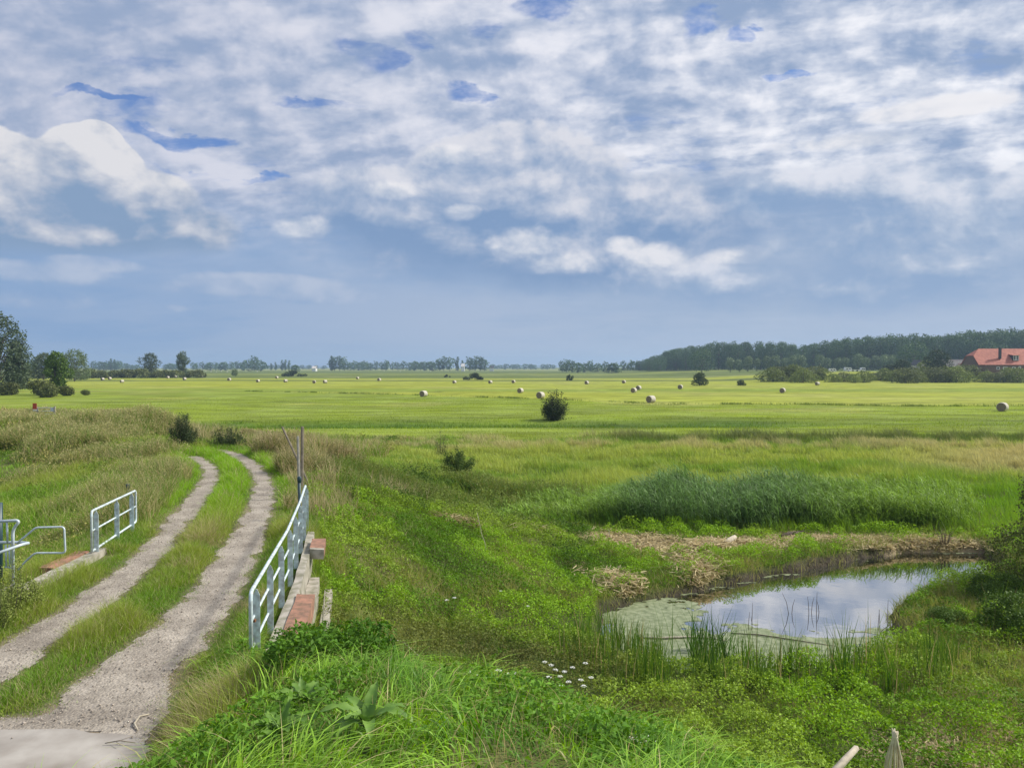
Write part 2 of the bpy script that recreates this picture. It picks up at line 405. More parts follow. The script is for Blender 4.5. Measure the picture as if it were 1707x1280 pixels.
def leafy(name, attr='tint', transl=0.35, rough=0.55, gain=1.35, spec=0.3):
    """plant material: colour from the blade's own tint, some light passes through"""
    m, nt, b = mat(name)
    a = nt.nodes.new('ShaderNodeAttribute'); a.attribute_name = attr
    b.inputs['Roughness'].default_value = rough; b.inputs['Specular IOR Level'].default_value = spec
    h0 = nt.nodes.new('ShaderNodeHueSaturation'); h0.inputs['Value'].default_value = gain; h0.inputs['Saturation'].default_value = 1.05
    nt.links.new(a.outputs['Color'], h0.inputs['Color']); nt.links.new(h0.outputs[0], b.inputs['Base Color'])
    tr = nt.nodes.new('ShaderNodeBsdfTranslucent')
    mx = nt.nodes.new('ShaderNodeMixShader'); mx.inputs[0].default_value = transl
    hs = nt.nodes.new('ShaderNodeHueSaturation'); hs.inputs['Value'].default_value = 1.25; hs.inputs['Hue'].default_value = 0.49; hs.inputs['Saturation'].default_value = 1.1
    nt.links.new(h0.outputs[0], hs.inputs['Color']); nt.links.new(hs.outputs[0], tr.inputs['Color'])
    out = nt.nodes['Material Output']
    nt.links.new(b.outputs[0], mx.inputs[1]); nt.links.new(tr.outputs[0], mx.inputs[2]); nt.links.new(mx.outputs[0], out.inputs['Surface'])
    return m
def foliage_mat(name, c1, c2, transl=0.25):
    """tree foliage: leaf clumps of two greens"""
    m, nt, b = mat(name)
    g = nt.nodes.new('ShaderNodeNewGeometry')
    oi = nt.nodes.new('ShaderNodeObjectInfo')
    r = nt.nodes.new('ShaderNodeValToRGB')
    r.color_ramp.elements[0].color = (*c1, 1); r.color_ramp.elements[1].color = (*c2, 1)
    nt.links.new(g.outputs['Random Per Island'], r.inputs[0])
    hs = nt.nodes.new('ShaderNodeHueSaturation')
    mr = nt.nodes.new('ShaderNodeMapRange'); mr.inputs['To Min'].default_value = 0.8; mr.inputs['To Max'].default_value = 1.2
    nt.links.new(oi.outputs['Random'], mr.inputs['Value']); nt.links.new(mr.outputs[0], hs.inputs['Value'])
    nt.links.new(r.outputs[0], hs.inputs['Color'])
    nt.links.new(hs.outputs[0], b.inputs['Base Color']); b.inputs['Roughness'].default_value = 0.6; b.inputs['Specular IOR Level'].default_value = 0.25
    tr = nt.nodes.new('ShaderNodeBsdfTranslucent'); nt.links.new(hs.outputs[0], tr.inputs['Color'])
    mx = nt.nodes.new('ShaderNodeMixShader'); mx.inputs[0].default_value = transl
    out = nt.nodes['Material Output']
    nt.links.new(b.outputs[0], mx.inputs[1]); nt.links.new(tr.outputs[0], mx.inputs[2]); nt.links.new(mx.outputs[0], out.inputs['Surface'])
    return m

# ================================================================== object helpers
def props(o, label=None, cat=None, group=None, kind=None):
    if label: o['label'] = label
    if cat: o['category'] = cat
    if group: o['group'] = group
    if kind: o['kind'] = kind
    return o
def np_mesh(name, V, Q, m, parent=None, tint=None, smooth=False, tris=False):
    me = bpy.data.meshes.new(name)
    V = np.asarray(V, np.float32).reshape(-1, 3); Q = np.asarray(Q, np.int32); k = Q.shape[1]
    me.vertices.add(len(V)); me.vertices.foreach_set('co', V.ravel())
    me.loops.add(Q.size); me.loops.foreach_set('vertex_index', Q.ravel())
    me.polygons.add(len(Q)); me.polygons.foreach_set('loop_start', np.arange(0, Q.size, k, dtype=np.int32))
    me.polygons.foreach_set('loop_total', np.full(len(Q), k, np.int32))
    if smooth: me.polygons.foreach_set('use_smooth', np.ones(len(Q), bool))
    if tint is not None:
        a = me.attributes.new('tint', 'FLOAT_COLOR', 'POINT')
        c = np.ones((len(V), 4), np.float32); c[:, :3] = tint
        a.data.foreach_set('color', c.ravel())
    me.update(calc_edges=True)
    if m: me.materials.append(m)
    o = bpy.data.objects.new(name, me); C.objects.link(o)
    if parent: o.parent = parent
    return o
class MB:
    """collects simple shapes into one mesh"""
    def __init__(s): s.v = []; s.f = []
    def add(s, v, f):
        b = len(s.v); s.v += [tuple(map(float, p)) for p in v]; s.f += [tuple(b + i for i in q) for q in f]
    def box(s, c, d, rz=0.0, taper=1.0, tilt=None):
        ca, sa = math.cos(rz), math.sin(rz); vs = []
        for z in (-1, 1):
            k = taper if z > 0 else 1.0
            for x, y in ((-1, -1), (1, -1), (1, 1), (-1, 1)):
                X, Y, Z = x * d[0] / 2 * k, y * d[1] / 2 * k, z * d[2] / 2
                vs.append((c[0] + X * ca - Y * sa, c[1] + X * sa + Y * ca, c[2] + Z))
        s.add(vs, [(0, 3, 2, 1), (4, 5, 6, 7), (0, 1, 5, 4), (1, 2, 6, 5), (2, 3, 7, 6), (3, 0, 4, 7)])
    def tube(s, pts, r, n=8, closed=False, cap=True):
        pts = [np.array(p, float) for p in pts]; k = len(pts)
        rr = r if isinstance(r, (list, tuple)) else [r] * k
        base = len(s.v); up = np.array([0.0, 0, 1.0]); prev = None
        for i in range(k):
            a = pts[(i - 1) % k] if (i > 0 or closed) else pts[i]; b = pts[(i + 1) % k] if (i < k - 1 or closed) else pts[i]
            t = b - a; t /= (np.linalg.norm(t) + 1e-9)
            if prev is None:
                u = np.cross(t, up);
                if np.linalg.norm(u) < 1e-3: u = np.cross(t, [1.0, 0, 0])
            else: u = prev - t * prev.dot(t)
            u /= np.linalg.norm(u) + 1e-9; prev = u; w = np.cross(t, u)
            for j in range(n):
                q = 2 * PI * j / n; p = pts[i] + (u * math.cos(q) + w * math.sin(q)) * rr[i]; s.v.append(tuple(p))
        m = k if closed else k - 1
        for i in range(m):
            for j in range(n):
                a = base + i * n + j; b = base + i * n + (j + 1) % n; c = base + ((i + 1) % k) * n + (j + 1) % n; d = base + ((i + 1) % k) * n + j
                s.f.append((a, b, c, d))
        if cap and not closed:
            s.f.append(tuple(base + j for j in range(n))[::-1]); s.f.append(tuple(base + (k - 1) * n + j for j in range(n)))
    def build(s, name, m, parent=None, smooth=False, bevel=0.0):
        me = bpy.data.meshes.new(name); me.from_pydata(s.v, [], s.f); me.update()
        if smooth: me.polygons.foreach_set('use_smooth', [True] * len(me.polygons))
        ms = m if isinstance(m, (list, tuple)) else [m]
        for x in ms: me.materials.append(x)
        o = bpy.data.objects.new(name, me); C.objects.link(o)
        if parent: o.parent = parent
        if bevel:
            b = o.modifiers.new('bevel', 'BEVEL'); b.width = bevel; b.segments = 2; b.limit_method = 'ANGLE'
        return o
def empty(name, loc, rz=0.0):
    o = bpy.data.objects.new(name, None); C.objects.link(o); o.location = loc; o.rotation_euler = (0, 0, rz); o.empty_display_size = 0.3
    return o
def copy_tree(o, parent=None):
    c = o.copy(); C.objects.link(c)
    if parent: c.parent = parent
    for ch in list(o.children): copy_tree(ch, c)
    return c
def fillet(pts, rad, n=5):
    """round the corners of a polyline"""
    pts = [np.array(p, float) for p in pts]; out = [pts[0]]
    for i in range(1, len(pts) - 1):
        a, b, c = pts[i - 1], pts[i], pts[i + 1]
        u = (a - b); w = (c - b); lu, lw = np.linalg.norm(u), np.linalg.norm(w); r = min(rad, lu * .45, lw * .45)
        p, q = b + u / lu * r, b + w / lw * r
        for k in range(n + 1):
            t = k / n; out.append((1 - t) ** 2 * p + 2 * t * (1 - t) * b + t * t * q)
    out.append(pts[-1]); return out

# ================================================================== ground
def grid_axis(lo, hi, fine_lo, fine_hi, fine, grow, cap):
    a = [fine_hi]; s = fine
    while a[-1] < hi: s = min(s * grow, cap); a.append(a[-1] + s)
    b = [fine_lo]; s = fine
    while b[-1] > lo: s = min(s * grow, cap); b.append(b[-1] - s)
    return np.array(b[::-1][:-1] + list(np.arange(fine_lo, fine_hi, fine)) + a)
ax = grid_axis(-5200, 5200, -24, 24, 0.15, 1.035, 160)
ay = grid_axis(-60, 6200, -3, 42, 0.15, 1.018, 120)
AX, AY = np.meshgrid(ax, ay)
AZ_ = height(AX, AY)
nx, ny = len(ax), len(ay)
V = np.stack([AX, AY, AZ_], -1).reshape(-1, 3)
i = np.arange(nx * ny).reshape(ny, nx)
Q = np.stack([i[:-1, :-1], i[:-1, 1:], i[1:, 1:], i[1:, :-1]], -1).reshape(-1, 4)
# natural ground colour by place: meadow strips, litter, soil
def meadow_col(x, y):
    """grass colour of the meadow strips at a place"""
    px = CX + F * x / np.maximum(y, 1); 
    n1 = fbm(x, y, 22, 4, 51); n2 = fbm(x, y, 6, 3, 55)
    def c(*a): return np.array(a)
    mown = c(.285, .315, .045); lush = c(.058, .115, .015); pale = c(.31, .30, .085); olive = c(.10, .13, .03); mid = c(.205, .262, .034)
    y = y + (n1 - .5) * 6 * (y / 100)
    s1 = 133 - (px - 850) * 0.012 + np.where(px < 1100, (1100 - px) * 0.09, 0)      # tufted line across the field
    t = lambda a, b: sstep(y, a, b)[..., None]
    col = mid + (n2[..., None] - .5) * .06 + np.zeros(x.shape + (3,))
    k = sstep(y, s1 - 1, s1 + 1)[..., None]
    col = col * (1 - k) + (mown + (n1[..., None] - .5) * .05) * k
    k = t(192, 200) * (1 - t(222, 228)); col = col * (1 - k) + mid * k
    k = (t(345, 350) * (1 - t(372, 380))); col = col * (1 - k) + olive * k
    k = t(430, 440); col = col * (1 - k) + (c(.125, .16, .04) + (n1[..., None] - .5) * .08) * k
    k = t(620, 640) * (1 - t(690, 720)); col = col * (1 - k) + c(.20, .235, .05) * k
    k = t(900, 950) * (1 - t(1000, 1050)); col = col * (1 - k) + c(.10, .13, .035) * k
    k = t(1250, 1400); col = col * (1 - k) + c(.22, .24, .07) * k
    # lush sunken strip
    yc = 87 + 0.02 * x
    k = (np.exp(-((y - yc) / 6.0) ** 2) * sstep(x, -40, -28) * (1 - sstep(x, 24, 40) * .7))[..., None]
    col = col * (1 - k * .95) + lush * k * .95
    k = sstep(n1, .62, .75)[..., None] * .35; col = col * (1 - k) + pale * k
    st = fbm(x * .25, y * 1.3, 2.6, 4, 57, .6)[..., None]; col = col * (1 + (st - .5) * 1.1 * (1 - sstep(y, 180, 420)[..., None] * .6))
    return np.clip(col, 0.01, 1)
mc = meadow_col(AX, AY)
soil = np.array([.085, .115, .028]); litter = np.array([.24, .21, .095]); mud = np.array([.06, .05, .035])
nz = fbm(AX, AY, 3.0, 4, 61)[..., None]
nearc = soil * (1 - sstep(nz, .45, .7) * .5) + litter * sstep(nz, .45, .7) * .5
pd = sdist(AX, AY, pond)
k = sstep(-pd, .35, 0)[..., None]; nearc = nearc * (1 - k) + mud * k
# trodden straw path behind the pond
straw_line = [at_z(*p, -6.72) for p in [(985, 900), (1060, 905), (1150, 912), (1250, 905), (1330, 893), (1420, 897), (1500, 897), (1620, 900)]]
sd_, st_ = poly_dist(AX, AY, straw_line)
k = sstep(sd_ + (nz[..., 0] - .5) * 1.6, 1.0, .3)[..., None]; nearc = nearc * (1 - k) + np.array([.36, .29, .18]) * k
tm_ = track_mask(AX, AY)
k = sstep(tm_, .12, -.05)[..., None]; nearc = nearc * (1 - k) + np.array([.22, .18, .13]) * k
wv = sstep(AY + (fbm(AX, AY, 8, 3, 71) - .5) * 8, 64, 70)[..., None]
wv = np.where((AX < -28)[..., None], sstep(AY, 80, 90)[..., None], wv)
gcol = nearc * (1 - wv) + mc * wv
mg, nt, b = mat('ground')
a = nt.nodes.new('ShaderNodeAttribute'); a.attribute_name = 'tint'
t = nt.nodes.new('ShaderNodeTexCoord')
mp = nt.nodes.new('ShaderNodeMapping'); mp.inputs['Scale'].default_value = (0.22, 1.5, 1.0); nt.links.new(t.outputs['Object'], mp.inputs['Vector'])
n1 = nt.nodes.new('ShaderNodeTexNoise'); n1.inputs['Scale'].default_value = 0.9; n1.inputs['Detail'].default_value = 7; n1.inputs['Roughness'].default_value = 0.65; nt.links.new(mp.outputs[0], n1.inputs['Vector'])
n2 = nt.nodes.new('ShaderNodeTexNoise'); n2.inputs['Scale'].default_value = 9; n2.inputs['Detail'].default_value = 5; nt.links.new(t.outputs['Object'], n2.inputs['Vector'])
r1 = nt.nodes.new('ShaderNodeMapRange'); r1.inputs['From Min'].default_value = .3; r1.inputs['From Max'].default_value = .7; r1.inputs['To Min'].default_value = .62; r1.inputs['To Max'].default_value = 1.32; nt.links.new(n1.outputs[0], r1.inputs['Value'])
hs = nt.nodes.new('ShaderNodeHueSaturation'); nt.links.new(a.outputs['Color'], hs.inputs['Color']); nt.links.new(r1.outputs[0], hs.inputs['Value']); nt.links.new(hs.outputs[0], b.inputs['Base Color'])
ad = nt.nodes.new('ShaderNodeMath'); ad.operation = 'ADD'; nt.links.new(n1.outputs[0], ad.inputs[0]); nt.links.new(n2.outputs[0], ad.inputs[1])
bp = nt.nodes.new('ShaderNodeBump'); bp.inputs['Strength'].default_value = .8; bp.inputs['Distance'].default_value = .12; nt.links.new(ad.outputs[0], bp.inputs['Height']); nt.links.new(bp.outputs[0], b.inputs['Normal'])
b.inputs['Roughness'].default_value = 0.9; b.inputs['Specular IOR Level'].default_value = 0.1
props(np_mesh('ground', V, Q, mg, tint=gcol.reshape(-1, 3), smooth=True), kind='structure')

# ================================================================== gravel track and concrete pad
s_ = 0.05
tx = np.arange(-18, -1.5, s_); ty = np.arange(5.5, 37.5, s_); TX_, TY_ = np.meshgrid(tx, ty)
tmk = track_mask(TX_, TY_) + (fbm(TX_, TY_, .5, 3, 81) - .5) * .42
pad_poly = [at_z(*p, TZ) for p in [(-260, 1222), (60, 1216), (150, 1219), (215, 1232), (243, 1250), (238, 1420), (-260, 1420)]]
inpad = sdist(TX_, TY_, pad_poly)
keep = (tmk < 0) & (inpad < .04)
zt = height(TX_, TY_) + 0.008 + (fbm(TX_, TY_, .12, 2, 83) - .5) * .004
idx = np.arange(TX_.size).reshape(TX_.shape)
cell = keep[:-1, :-1] & keep[1:, :-1] & keep[:-1, 1:] & keep[1:, 1:]
Qt = np.stack([idx[:-1, :-1], idx[:-1, 1:], idx[1:, 1:], idx[1:, :-1]], -1)[cell]
used = np.unique(Qt); remap = np.zeros(TX_.size, int); remap[used] = np.arange(len(used))
Vt = np.stack([TX_, TY_, zt], -1).reshape(-1, 3)[used]
mt, nt, b = mat('gravel')
t = nt.nodes.new('ShaderNodeTexCoord')
vo = nt.nodes.new('ShaderNodeTexVoronoi'); vo.inputs['Scale'].default_value = 30; nt.links.new(t.outputs['Object'], vo.inputs['Vector'])
n1 = nt.nodes.new('ShaderNodeTexNoise'); n1.inputs['Scale'].default_value = 1.3; n1.inputs['Detail'].default_value = 8; n1.inputs['Roughness'].default_value = .65; nt.links.new(t.outputs['Object'], n1.inputs['Vector'])
r1 = nt.nodes.new('ShaderNodeValToRGB'); e = r1.color_ramp.elements; e[0].position = .3; e[0].color = (.20, .172, .14, 1); e[1].position = .66; e[1].color = (.40, .355, .295, 1)
nt.links.new(n1.outputs[0], r1.inputs[0])
sc_ = nt.nodes.new('ShaderNodeSeparateColor'); nt.links.new(vo.outputs['Color'], sc_.inputs[0])
mr = nt.nodes.new('ShaderNodeMapRange'); mr.inputs['To Min'].default_value = .82; mr.inputs['To Max'].default_value = 1.2; nt.links.new(sc_.outputs[0], mr.inputs['Value'])
hs = nt.nodes.new('ShaderNodeHueSaturation'); nt.links.new(r1.outputs[0], hs.inputs['Color']); nt.links.new(mr.outputs[0], hs.inputs['Value']); nt.links.new(hs.outputs[0], b.inputs['Base Color'])
bp = nt.nodes.new('ShaderNodeBump'); bp.inputs['Strength'].default_value = .9; bp.inputs['Distance'].default_value = .015; bp.invert = True; nt.links.new(vo.outputs['Distance'], bp.inputs['Height']); nt.links.new(bp.outputs[0], b.inputs['Normal'])
b.inputs['Roughness'].default_value = .95; b.inputs['Specular IOR Level'].default_value = .15
props(np_mesh('gravel_track', Vt, remap[Qt], mt, smooth=True), kind='structure')
# scattered pebbles: stuff
n = 60000
x = rng.uniform(-18, -2, n); y = 6 + 31 * rng.random(n) ** 1.6
k = (track_mask(x, y) + (fbm(x, y, .5, 3, 81) - .5) * .42 < .02) & ((sdist(x, y, pad_poly) < 0) | (rng.random(n) < .03)); x, y = x[k], y[k]; n = len(x)
s3 = rng.uniform(.004, .016, n) * (1 + .4 * (rng.random(n) < .08))
oct_ = np.array([[1, 0, 0], [0, 1, 0], [-1, 0, 0], [0, -1, 0], [0, 0, .6], [0, 0, -.6]])
Vp = oct_[None] * s3[:, None, None] * rng.uniform(.7, 1.3, (n, 6, 1)) + np.stack([x, y, height(x, y) + .022], -1)[:, None]
fo = np.array([[0, 1, 4], [1, 2, 4], [2, 3, 4], [3, 0, 4], [1, 0, 5], [2, 1, 5], [3, 2, 5], [0, 3, 5]])
Qp = (np.arange(n)[:, None, None] * 6 + fo[None]).reshape(-1, 3)
pc = np.array([.36, .31, .26]) * rng.uniform(.5, 1.5, (n, 1, 1)) * np.ones((n, 6, 3))
mp_, nt, b = mat('pebble'); a = nt.nodes.new('ShaderNodeAttribute'); a.attribute_name = 'tint'; nt.links.new(a.outputs['Color'], b.inputs['Base Color']); b.inputs['Roughness'].default_value = .9
props(np_mesh('pebbles', Vp.reshape(-1, 3), Qp, mp_, tint=pc.reshape(-1, 3)), 'small loose pebbles lying on the wheel ruts', 'gravel', kind='stuff')
# pad
pm = MB()
px_ = [p for p in pad_poly]
cpx = np.mean([p[0] for p in px_]); cpy = np.mean([p[1] for p in px_])
ring = []
for q in range(len(px_)):
    a0, b0 = px_[q], px_[(q + 1) % len(px_)]
    for s in range(6):
        t_ = s / 6; x = a0[0] * (1 - t_) + b0[0] * t_; y = a0[1] * (1 - t_) + b0[1] * t_
        j = float((vnoise(x * 3, y * 3, 5) - .5) * .16)
        ring.append((x + j, y + j, hh(x + j, y + j) - .02))
top = [(x, y, z + .030) for x, y, z in ring]
m_ = len(ring)
pm.add(ring + top, [tuple(range(m_, 2 * m_))[::-1] if False else tuple(range(m_, 2 * m_))] + [(q, (q + 1) % m_, m_ + (q + 1) % m_, m_ + q) for q in range(m_)])
mpad = simple('old_concrete', (.40, .37, .33), .9, .3, 1.6, bump=.6, c2=(.22, .19, .16), detail=13)
props(pm.build('concrete_ramp', mpad), kind='structure')

# ================================================================== pond water
xs = [p[0] for p in pond]; ys = [p[1] for p in pond]
wm = MB(); wm.add([(min(xs) - 1.5, min(ys) - 1.5, WZ), (max(xs) + 1.5, min(ys) - 1.5, WZ), (max(xs) + 1.5, max(ys) + 1.5, WZ), (min(xs) - 1.5, max(ys) + 1.5, WZ)], [(0, 1, 2, 3)])
mw, nt, b = mat('pond_water')
b.inputs['Base Color'].default_value = (.012, .015, .010, 1); b.inputs['Roughness'].default_value = .03; b.inputs['IOR'].default_value = 3.6
b.inputs['Specular IOR Level'].default_value = 1.0
t = nt.nodes.new('ShaderNodeTexCoord'); n1 = nt.nodes.new('ShaderNodeTexNoise'); n1.inputs['Scale'].default_value = 2.2; n1.inputs['Detail'].default_value = 3; nt.links.new(t.outputs['Object'], n1.inputs['Vector'])
bp = nt.nodes.new('ShaderNodeBump'); bp.inputs['Strength'].default_value = .06; bp.inputs['Distance'].default_value = .02; nt.links.new(n1.outputs[0], bp.inputs['Height']); nt.links.new(bp.outputs[0], b.inputs['Normal'])
props(wm.build('pond_water', mw), kind='structure')

# ================================================================== vegetation (stuff): real blades and leaves
M_GRASS = leafy('grass_blade', transl=.38, rough=.5)
M_LEAF = leafy('herb_leaf', transl=.30, rough=.6, spec=.15, gain=1.32)
M_DRY = leafy('dry_stem', transl=.3, rough=.8, spec=.1, gain=1.2)
M_REED = leafy('reed_leaf', transl=.28, rough=.5, spec=.3, gain=1.3)
def blades(name, x, y, h, w, col, lean=0.35, leandir=None, spread=1.0, segs=3, m=None, z=None, tip=None, droop=0.0, build=True, face=None):
    """tapering, bending strips rooted in the ground"""
    n = len(x)
    z = height(x, y) - .02 if z is None else z
    h = np.broadcast_to(h, (n,)); w = np.broadcast_to(w, (n,))
    a = rng.uniform(0, 2 * PI, n) if leandir is None else leandir + rng.normal(0, spread, n)
    ln = np.abs(rng.normal(lean, lean * .5, n))
    fa = rng.uniform(0, PI, n) if face is None else face
    t = np.linspace(0, 1, segs + 1)[None, :]
    hor = h[:, None] * ln[:, None] * t ** 2
    ver = h[:, None] * (t * (1 - .18 * ln[:, None] * t) - droop * np.clip(t - .55, 0, 1) ** 1.5)
    cx = x[:, None] + np.cos(a)[:, None] * hor; cyy = y[:, None] + np.sin(a)[:, None] * hor; cz = z[:, None] + ver
    ww = (w[:, None] * np.clip(1 - t ** 2.2, .06, 1) * (.55 + .9 * np.minimum(t * 2.2, .5))) * .5
    sx = np.cos(fa)[:, None] * ww; sy = np.sin(fa)[:, None] * ww
    L = np.stack([cx - sx, cyy - sy, cz], -1); Rr = np.stack([cx + sx, cyy + sy, cz], -1)
    V = np.stack([L, Rr], 2).reshape(n, -1, 3)
    k = 2 * (segs + 1)
    q = np.array([[2 * s, 2 * s + 1, 2 * s + 3, 2 * s + 2] for s in range(segs)])
    Q = (np.arange(n)[:, None, None] * k + q[None]).reshape(-1, 4)
    c = np.broadcast_to(col, (n, 3))[:, None, :]
    if tip is not None:
        tt = np.repeat(t[0], 2)[None, :, None] ** 1.5
        c = c * (1 - tt) + np.broadcast_to(tip, (n, 3))[:, None, :] * tt
    else: c = np.repeat(c, k, 1)
    if not build: return V.reshape(-1, 3), Q, c.reshape(-1, 3)
    return np_mesh(name, V.reshape(-1, 3), Q, m or M_GRASS, tint=c.reshape(-1, 3))
def leaves(x, y, z, size, nrm_up=0.7, asp=.5, col=None, vary=.3):
    """small pointed leaves, two faces folded along the midrib"""
    n = len(x); size = np.broadcast_to(size, (n,))
    N = rng.normal(0, 1, (n, 3)) * (1 - nrm_up) + np.array([0, 0, nrm_up]); N /= np.linalg.norm(N, axis=1)[:, None]
    d = rng.normal(0, 1, (n, 3)); d -= N * (d * N).sum(1)[:, None]; d /= np.linalg.norm(d, axis=1)[:, None]
    s = np.cross(N, d); P = np.stack([x, y, z], -1)
    S1 = size[:, None]
    base = P - d * S1 * .5; tipp = P + d * S1 * .5 - N * S1 * .12; l = P + s * S1 * asp * .5 + N * S1 * .08; r = P - s * S1 * asp * .5 + N * S1 * .08
    V = np.stack([base, l, tipp, r], 1)
    Q = np.arange(n * 4).reshape(n, 4)
    c = np.repeat((np.broadcast_to(col, (n, 3)) * rng.uniform(1 - vary, 1 + vary, (n, 1)))[:, None], 4, 1)
    return V.reshape(-1, 3), Q, c.reshape(-1, 3)
def join(parts):
    V, Q, Cc = [], [], []; b = 0
    for v, q, c in parts:
        V.append(v); Q.append(q + b); Cc.append(c); b += len(v)
    return np.concatenate(V), np.concatenate(Q), np.concatenate(Cc)
def scatter(n, x0, x1, y0, y1, ypow=1.0):
    x = rng.uniform(x0, x1, n); y = y0 + (y1 - y0) * rng.random(n) ** ypow
    k = frustum(x, y); return x[k], y[k]
def keepif(x, y, p):
    k = rng.random(len(x)) < p; return x[k], y[k]
def vary(c, n, s=.2, hue=.1):
    c = np.array(c) * rng.uniform(1 - s, 1 + s, (n, 1)); c[:, 0] *= rng.uniform(1 - hue, 1 + hue * 1.8, n); return c
def mixc(c1, c2, k): k = np.clip(k, 0, 1)[:, None]; return np.array(c1) * (1 - k) + np.array(c2) * k
rail_line = [(-3.3, 9.0), (-3.52, 10.35), (-4.17, 14.23), (-4.94, 17.5), (-5.36, 19.6)]
left_rail = [(-8.72, 13.2), (-8.87, 16.2), (-9.35, 19.1)]
def side_right(x, y): # + to the right of the bridge parapet
    return x - np.interp(y, [0, 9, 10.35, 14.23, 17.5, 19.6, 23, 30], [-2.6, -3.1, -3.4, -3.75, -4.5, -4.95, -6.2, -8.2])
wet = lambda x, y: sdist(x, y, pond) + (fbm(x, y, 1.1, 3, 31) - 0.5) * 0.5
# the concrete and brick of the bridge stay bare
conc = [(-3.45, 10.1), (-3.0, 10.1), (-3.72, 14.0), (-4.35, 17.0), (-4.9, 18.6), (-5.1, 18.6), (-4.2, 14.2)]
conc_l = [(-9.2, 13.1), (-8.25, 13.1), (-8.45, 16.6), (-9.1, 16.6)]
bare = lambda x, y: inside(x, y, conc) | inside(x, y, conc_l)

# --- lush long grass on the near slope
x, y = scatter(56000, -4.2, 9, 3.2, 11.5)
x, y = keepif(x, y, sstep(track_mask(x, y), .1, .5) * (1 - bare(x, y)) * sstep(12.2 - y - np.maximum(x, 0) * .55 + (fbm(x, y, 1.2, 2, 5) - .5) * 2, 0, 1.5))
n = len(x); cl = fbm(x, y, .8, 3, 91)
col = mixc((.07, .16, .02), (.19, .31, .045), sstep(fbm(x, y, .45, 3, 94) * .6 + cl * .4, .35, .62)) * rng.uniform(.6, 1.4, (n, 1))
dry = rng.random(n) < .03; col[dry] = (.34, .31, .15)
ld = fbm(x, y, 1.3, 2, 93) * 2 * PI * 2
blades('lush_grass', x, y, rng.uniform(.14, .40, n) * (.35 + 1.2 * sstep(cl, .3, .7)), rng.uniform(.007, .019, n), col, lean=.9, leandir=ld, spread=.8, segs=5, tip=np.minimum(col * 1.35, 1), droop=1.0)
props(bpy.data.objects['lush_grass'], 'long bright green grass on the near slope', 'grass', kind='stuff')

# --- verge grass along and between the ruts
x, y = scatter(430000, -22, -2.2, 6, 40, 1.4); xb, yb = scatter(260000, -12.5, -2.4, 6.5, 19, 1.2); x = np.concatenate([x, xb]); y = np.concatenate([y, yb])
tm = track_mask(x, y); jit = (fbm(x, y, .5, 3, 81) - .5) * .42
x, y = keepif(x, y, sstep(tm + jit, -.02, .12) * (side_right(x, y) < .2) * (1 - bare(x, y)) * sstep(tm, 9, 2.5) * np.where((track_mask(x, y) > 2.2) & (x > -7), .7, 1) if False else sstep(tm + jit, -.22, .10) * (side_right(x, y) < .2 + .5 * (y > 18)) * (1 - bare(x, y)) * (tm < 7) * sstep(inside(x, y, pad_poly) * 1., .5, .4))
n = len(x); tm = track_mask(x, y); pt = fbm(x, y, 1.6, 3, 97)
inner = (poly_dist(x, y, left_rut)[0] + poly_dist(x, y, right_rut)[0] < 3.6)
col = mixc((.13, .23, .03), (.24, .29, .06), sstep(pt, .4, .65) * .9) * rng.uniform(.7, 1.3, (n, 1))
far_green = sstep(y, 18, 24) * inner
col = mixc(col, (.20, .36, .035), far_green * .85)
dry = rng.random(n) < .10 + .12 * sstep(y, 15, 8) + .5 * sstep(fbm(x, y, 1.1, 3, 195), .60, .70) * sstep(y, 22, 16); col[dry] = np.array((.34, .29, .16)) * rng.uniform(.8, 1.2, (dry.sum(), 1))
hgt = (.05 + .20 * sstep(tm, .0, .6) * (1 - .15 * inner) + .20 * sstep(pt, .48, .62) * sstep(tm, 0, .3)) * rng.uniform(.6, 1.3, n)
blades('verge_grass', x, y, hgt, rng.uniform(.005, .010, n) * np.maximum(1, y / 14), col, lean=.55, segs=2)
props(bpy.data.objects['verge_grass'], 'short tufted grass beside and between the wheel ruts', 'grass', kind='stuff')

# --- matted herbs on the right-hand bank and round the pond
def herb(name, label, n0, box, yp, prob, ccol, size, hmax, cat='undergrowth', up=.55, asp=.55, dens_clump=1.0, m=None):
    x, y = scatter(n0, *box, yp)
    x, y = keepif(x, y, prob(x, y)); n = len(x)
    lump = fbm(x, y, .55, 3, 101); lump2 = fbm(x, y, 2.2, 2, 103)
    hz = hmax * (sstep(lump, .3, .7) * .8 + .2) * (.5 + lump2)
    z = height(x, y) + hz * rng.random(n) ** .5
    col = ccol(x, y, lump, lump2)
    v, q, c = leaves(x, y, z, size * rng.uniform(.6, 1.4, n) * np.maximum(1, y / 26), up, asp, col)
    return props(np_mesh(name, v, q, m or M_LEAF, tint=c), label, cat, kind='stuff')
straw_d = lambda x, y: poly_dist(x, y, straw_line)[0]
bank_p = lambda x, y: (side_right(x, y) > .12) * (wet(x, y) < -.15) * sstep(straw_d(x, y) + (fbm(x, y, 1, 3, 77) - .5) * 2.0, .3, 1.3) * (y < 31.5 + (x < 0) * 3) * (1 - bare(x, y)) * (y > 10.2 - .35 * np.maximum(x, 0)) * (.35 + .65 * sstep(fbm(x, y, .8, 3, 107), .30, .42))
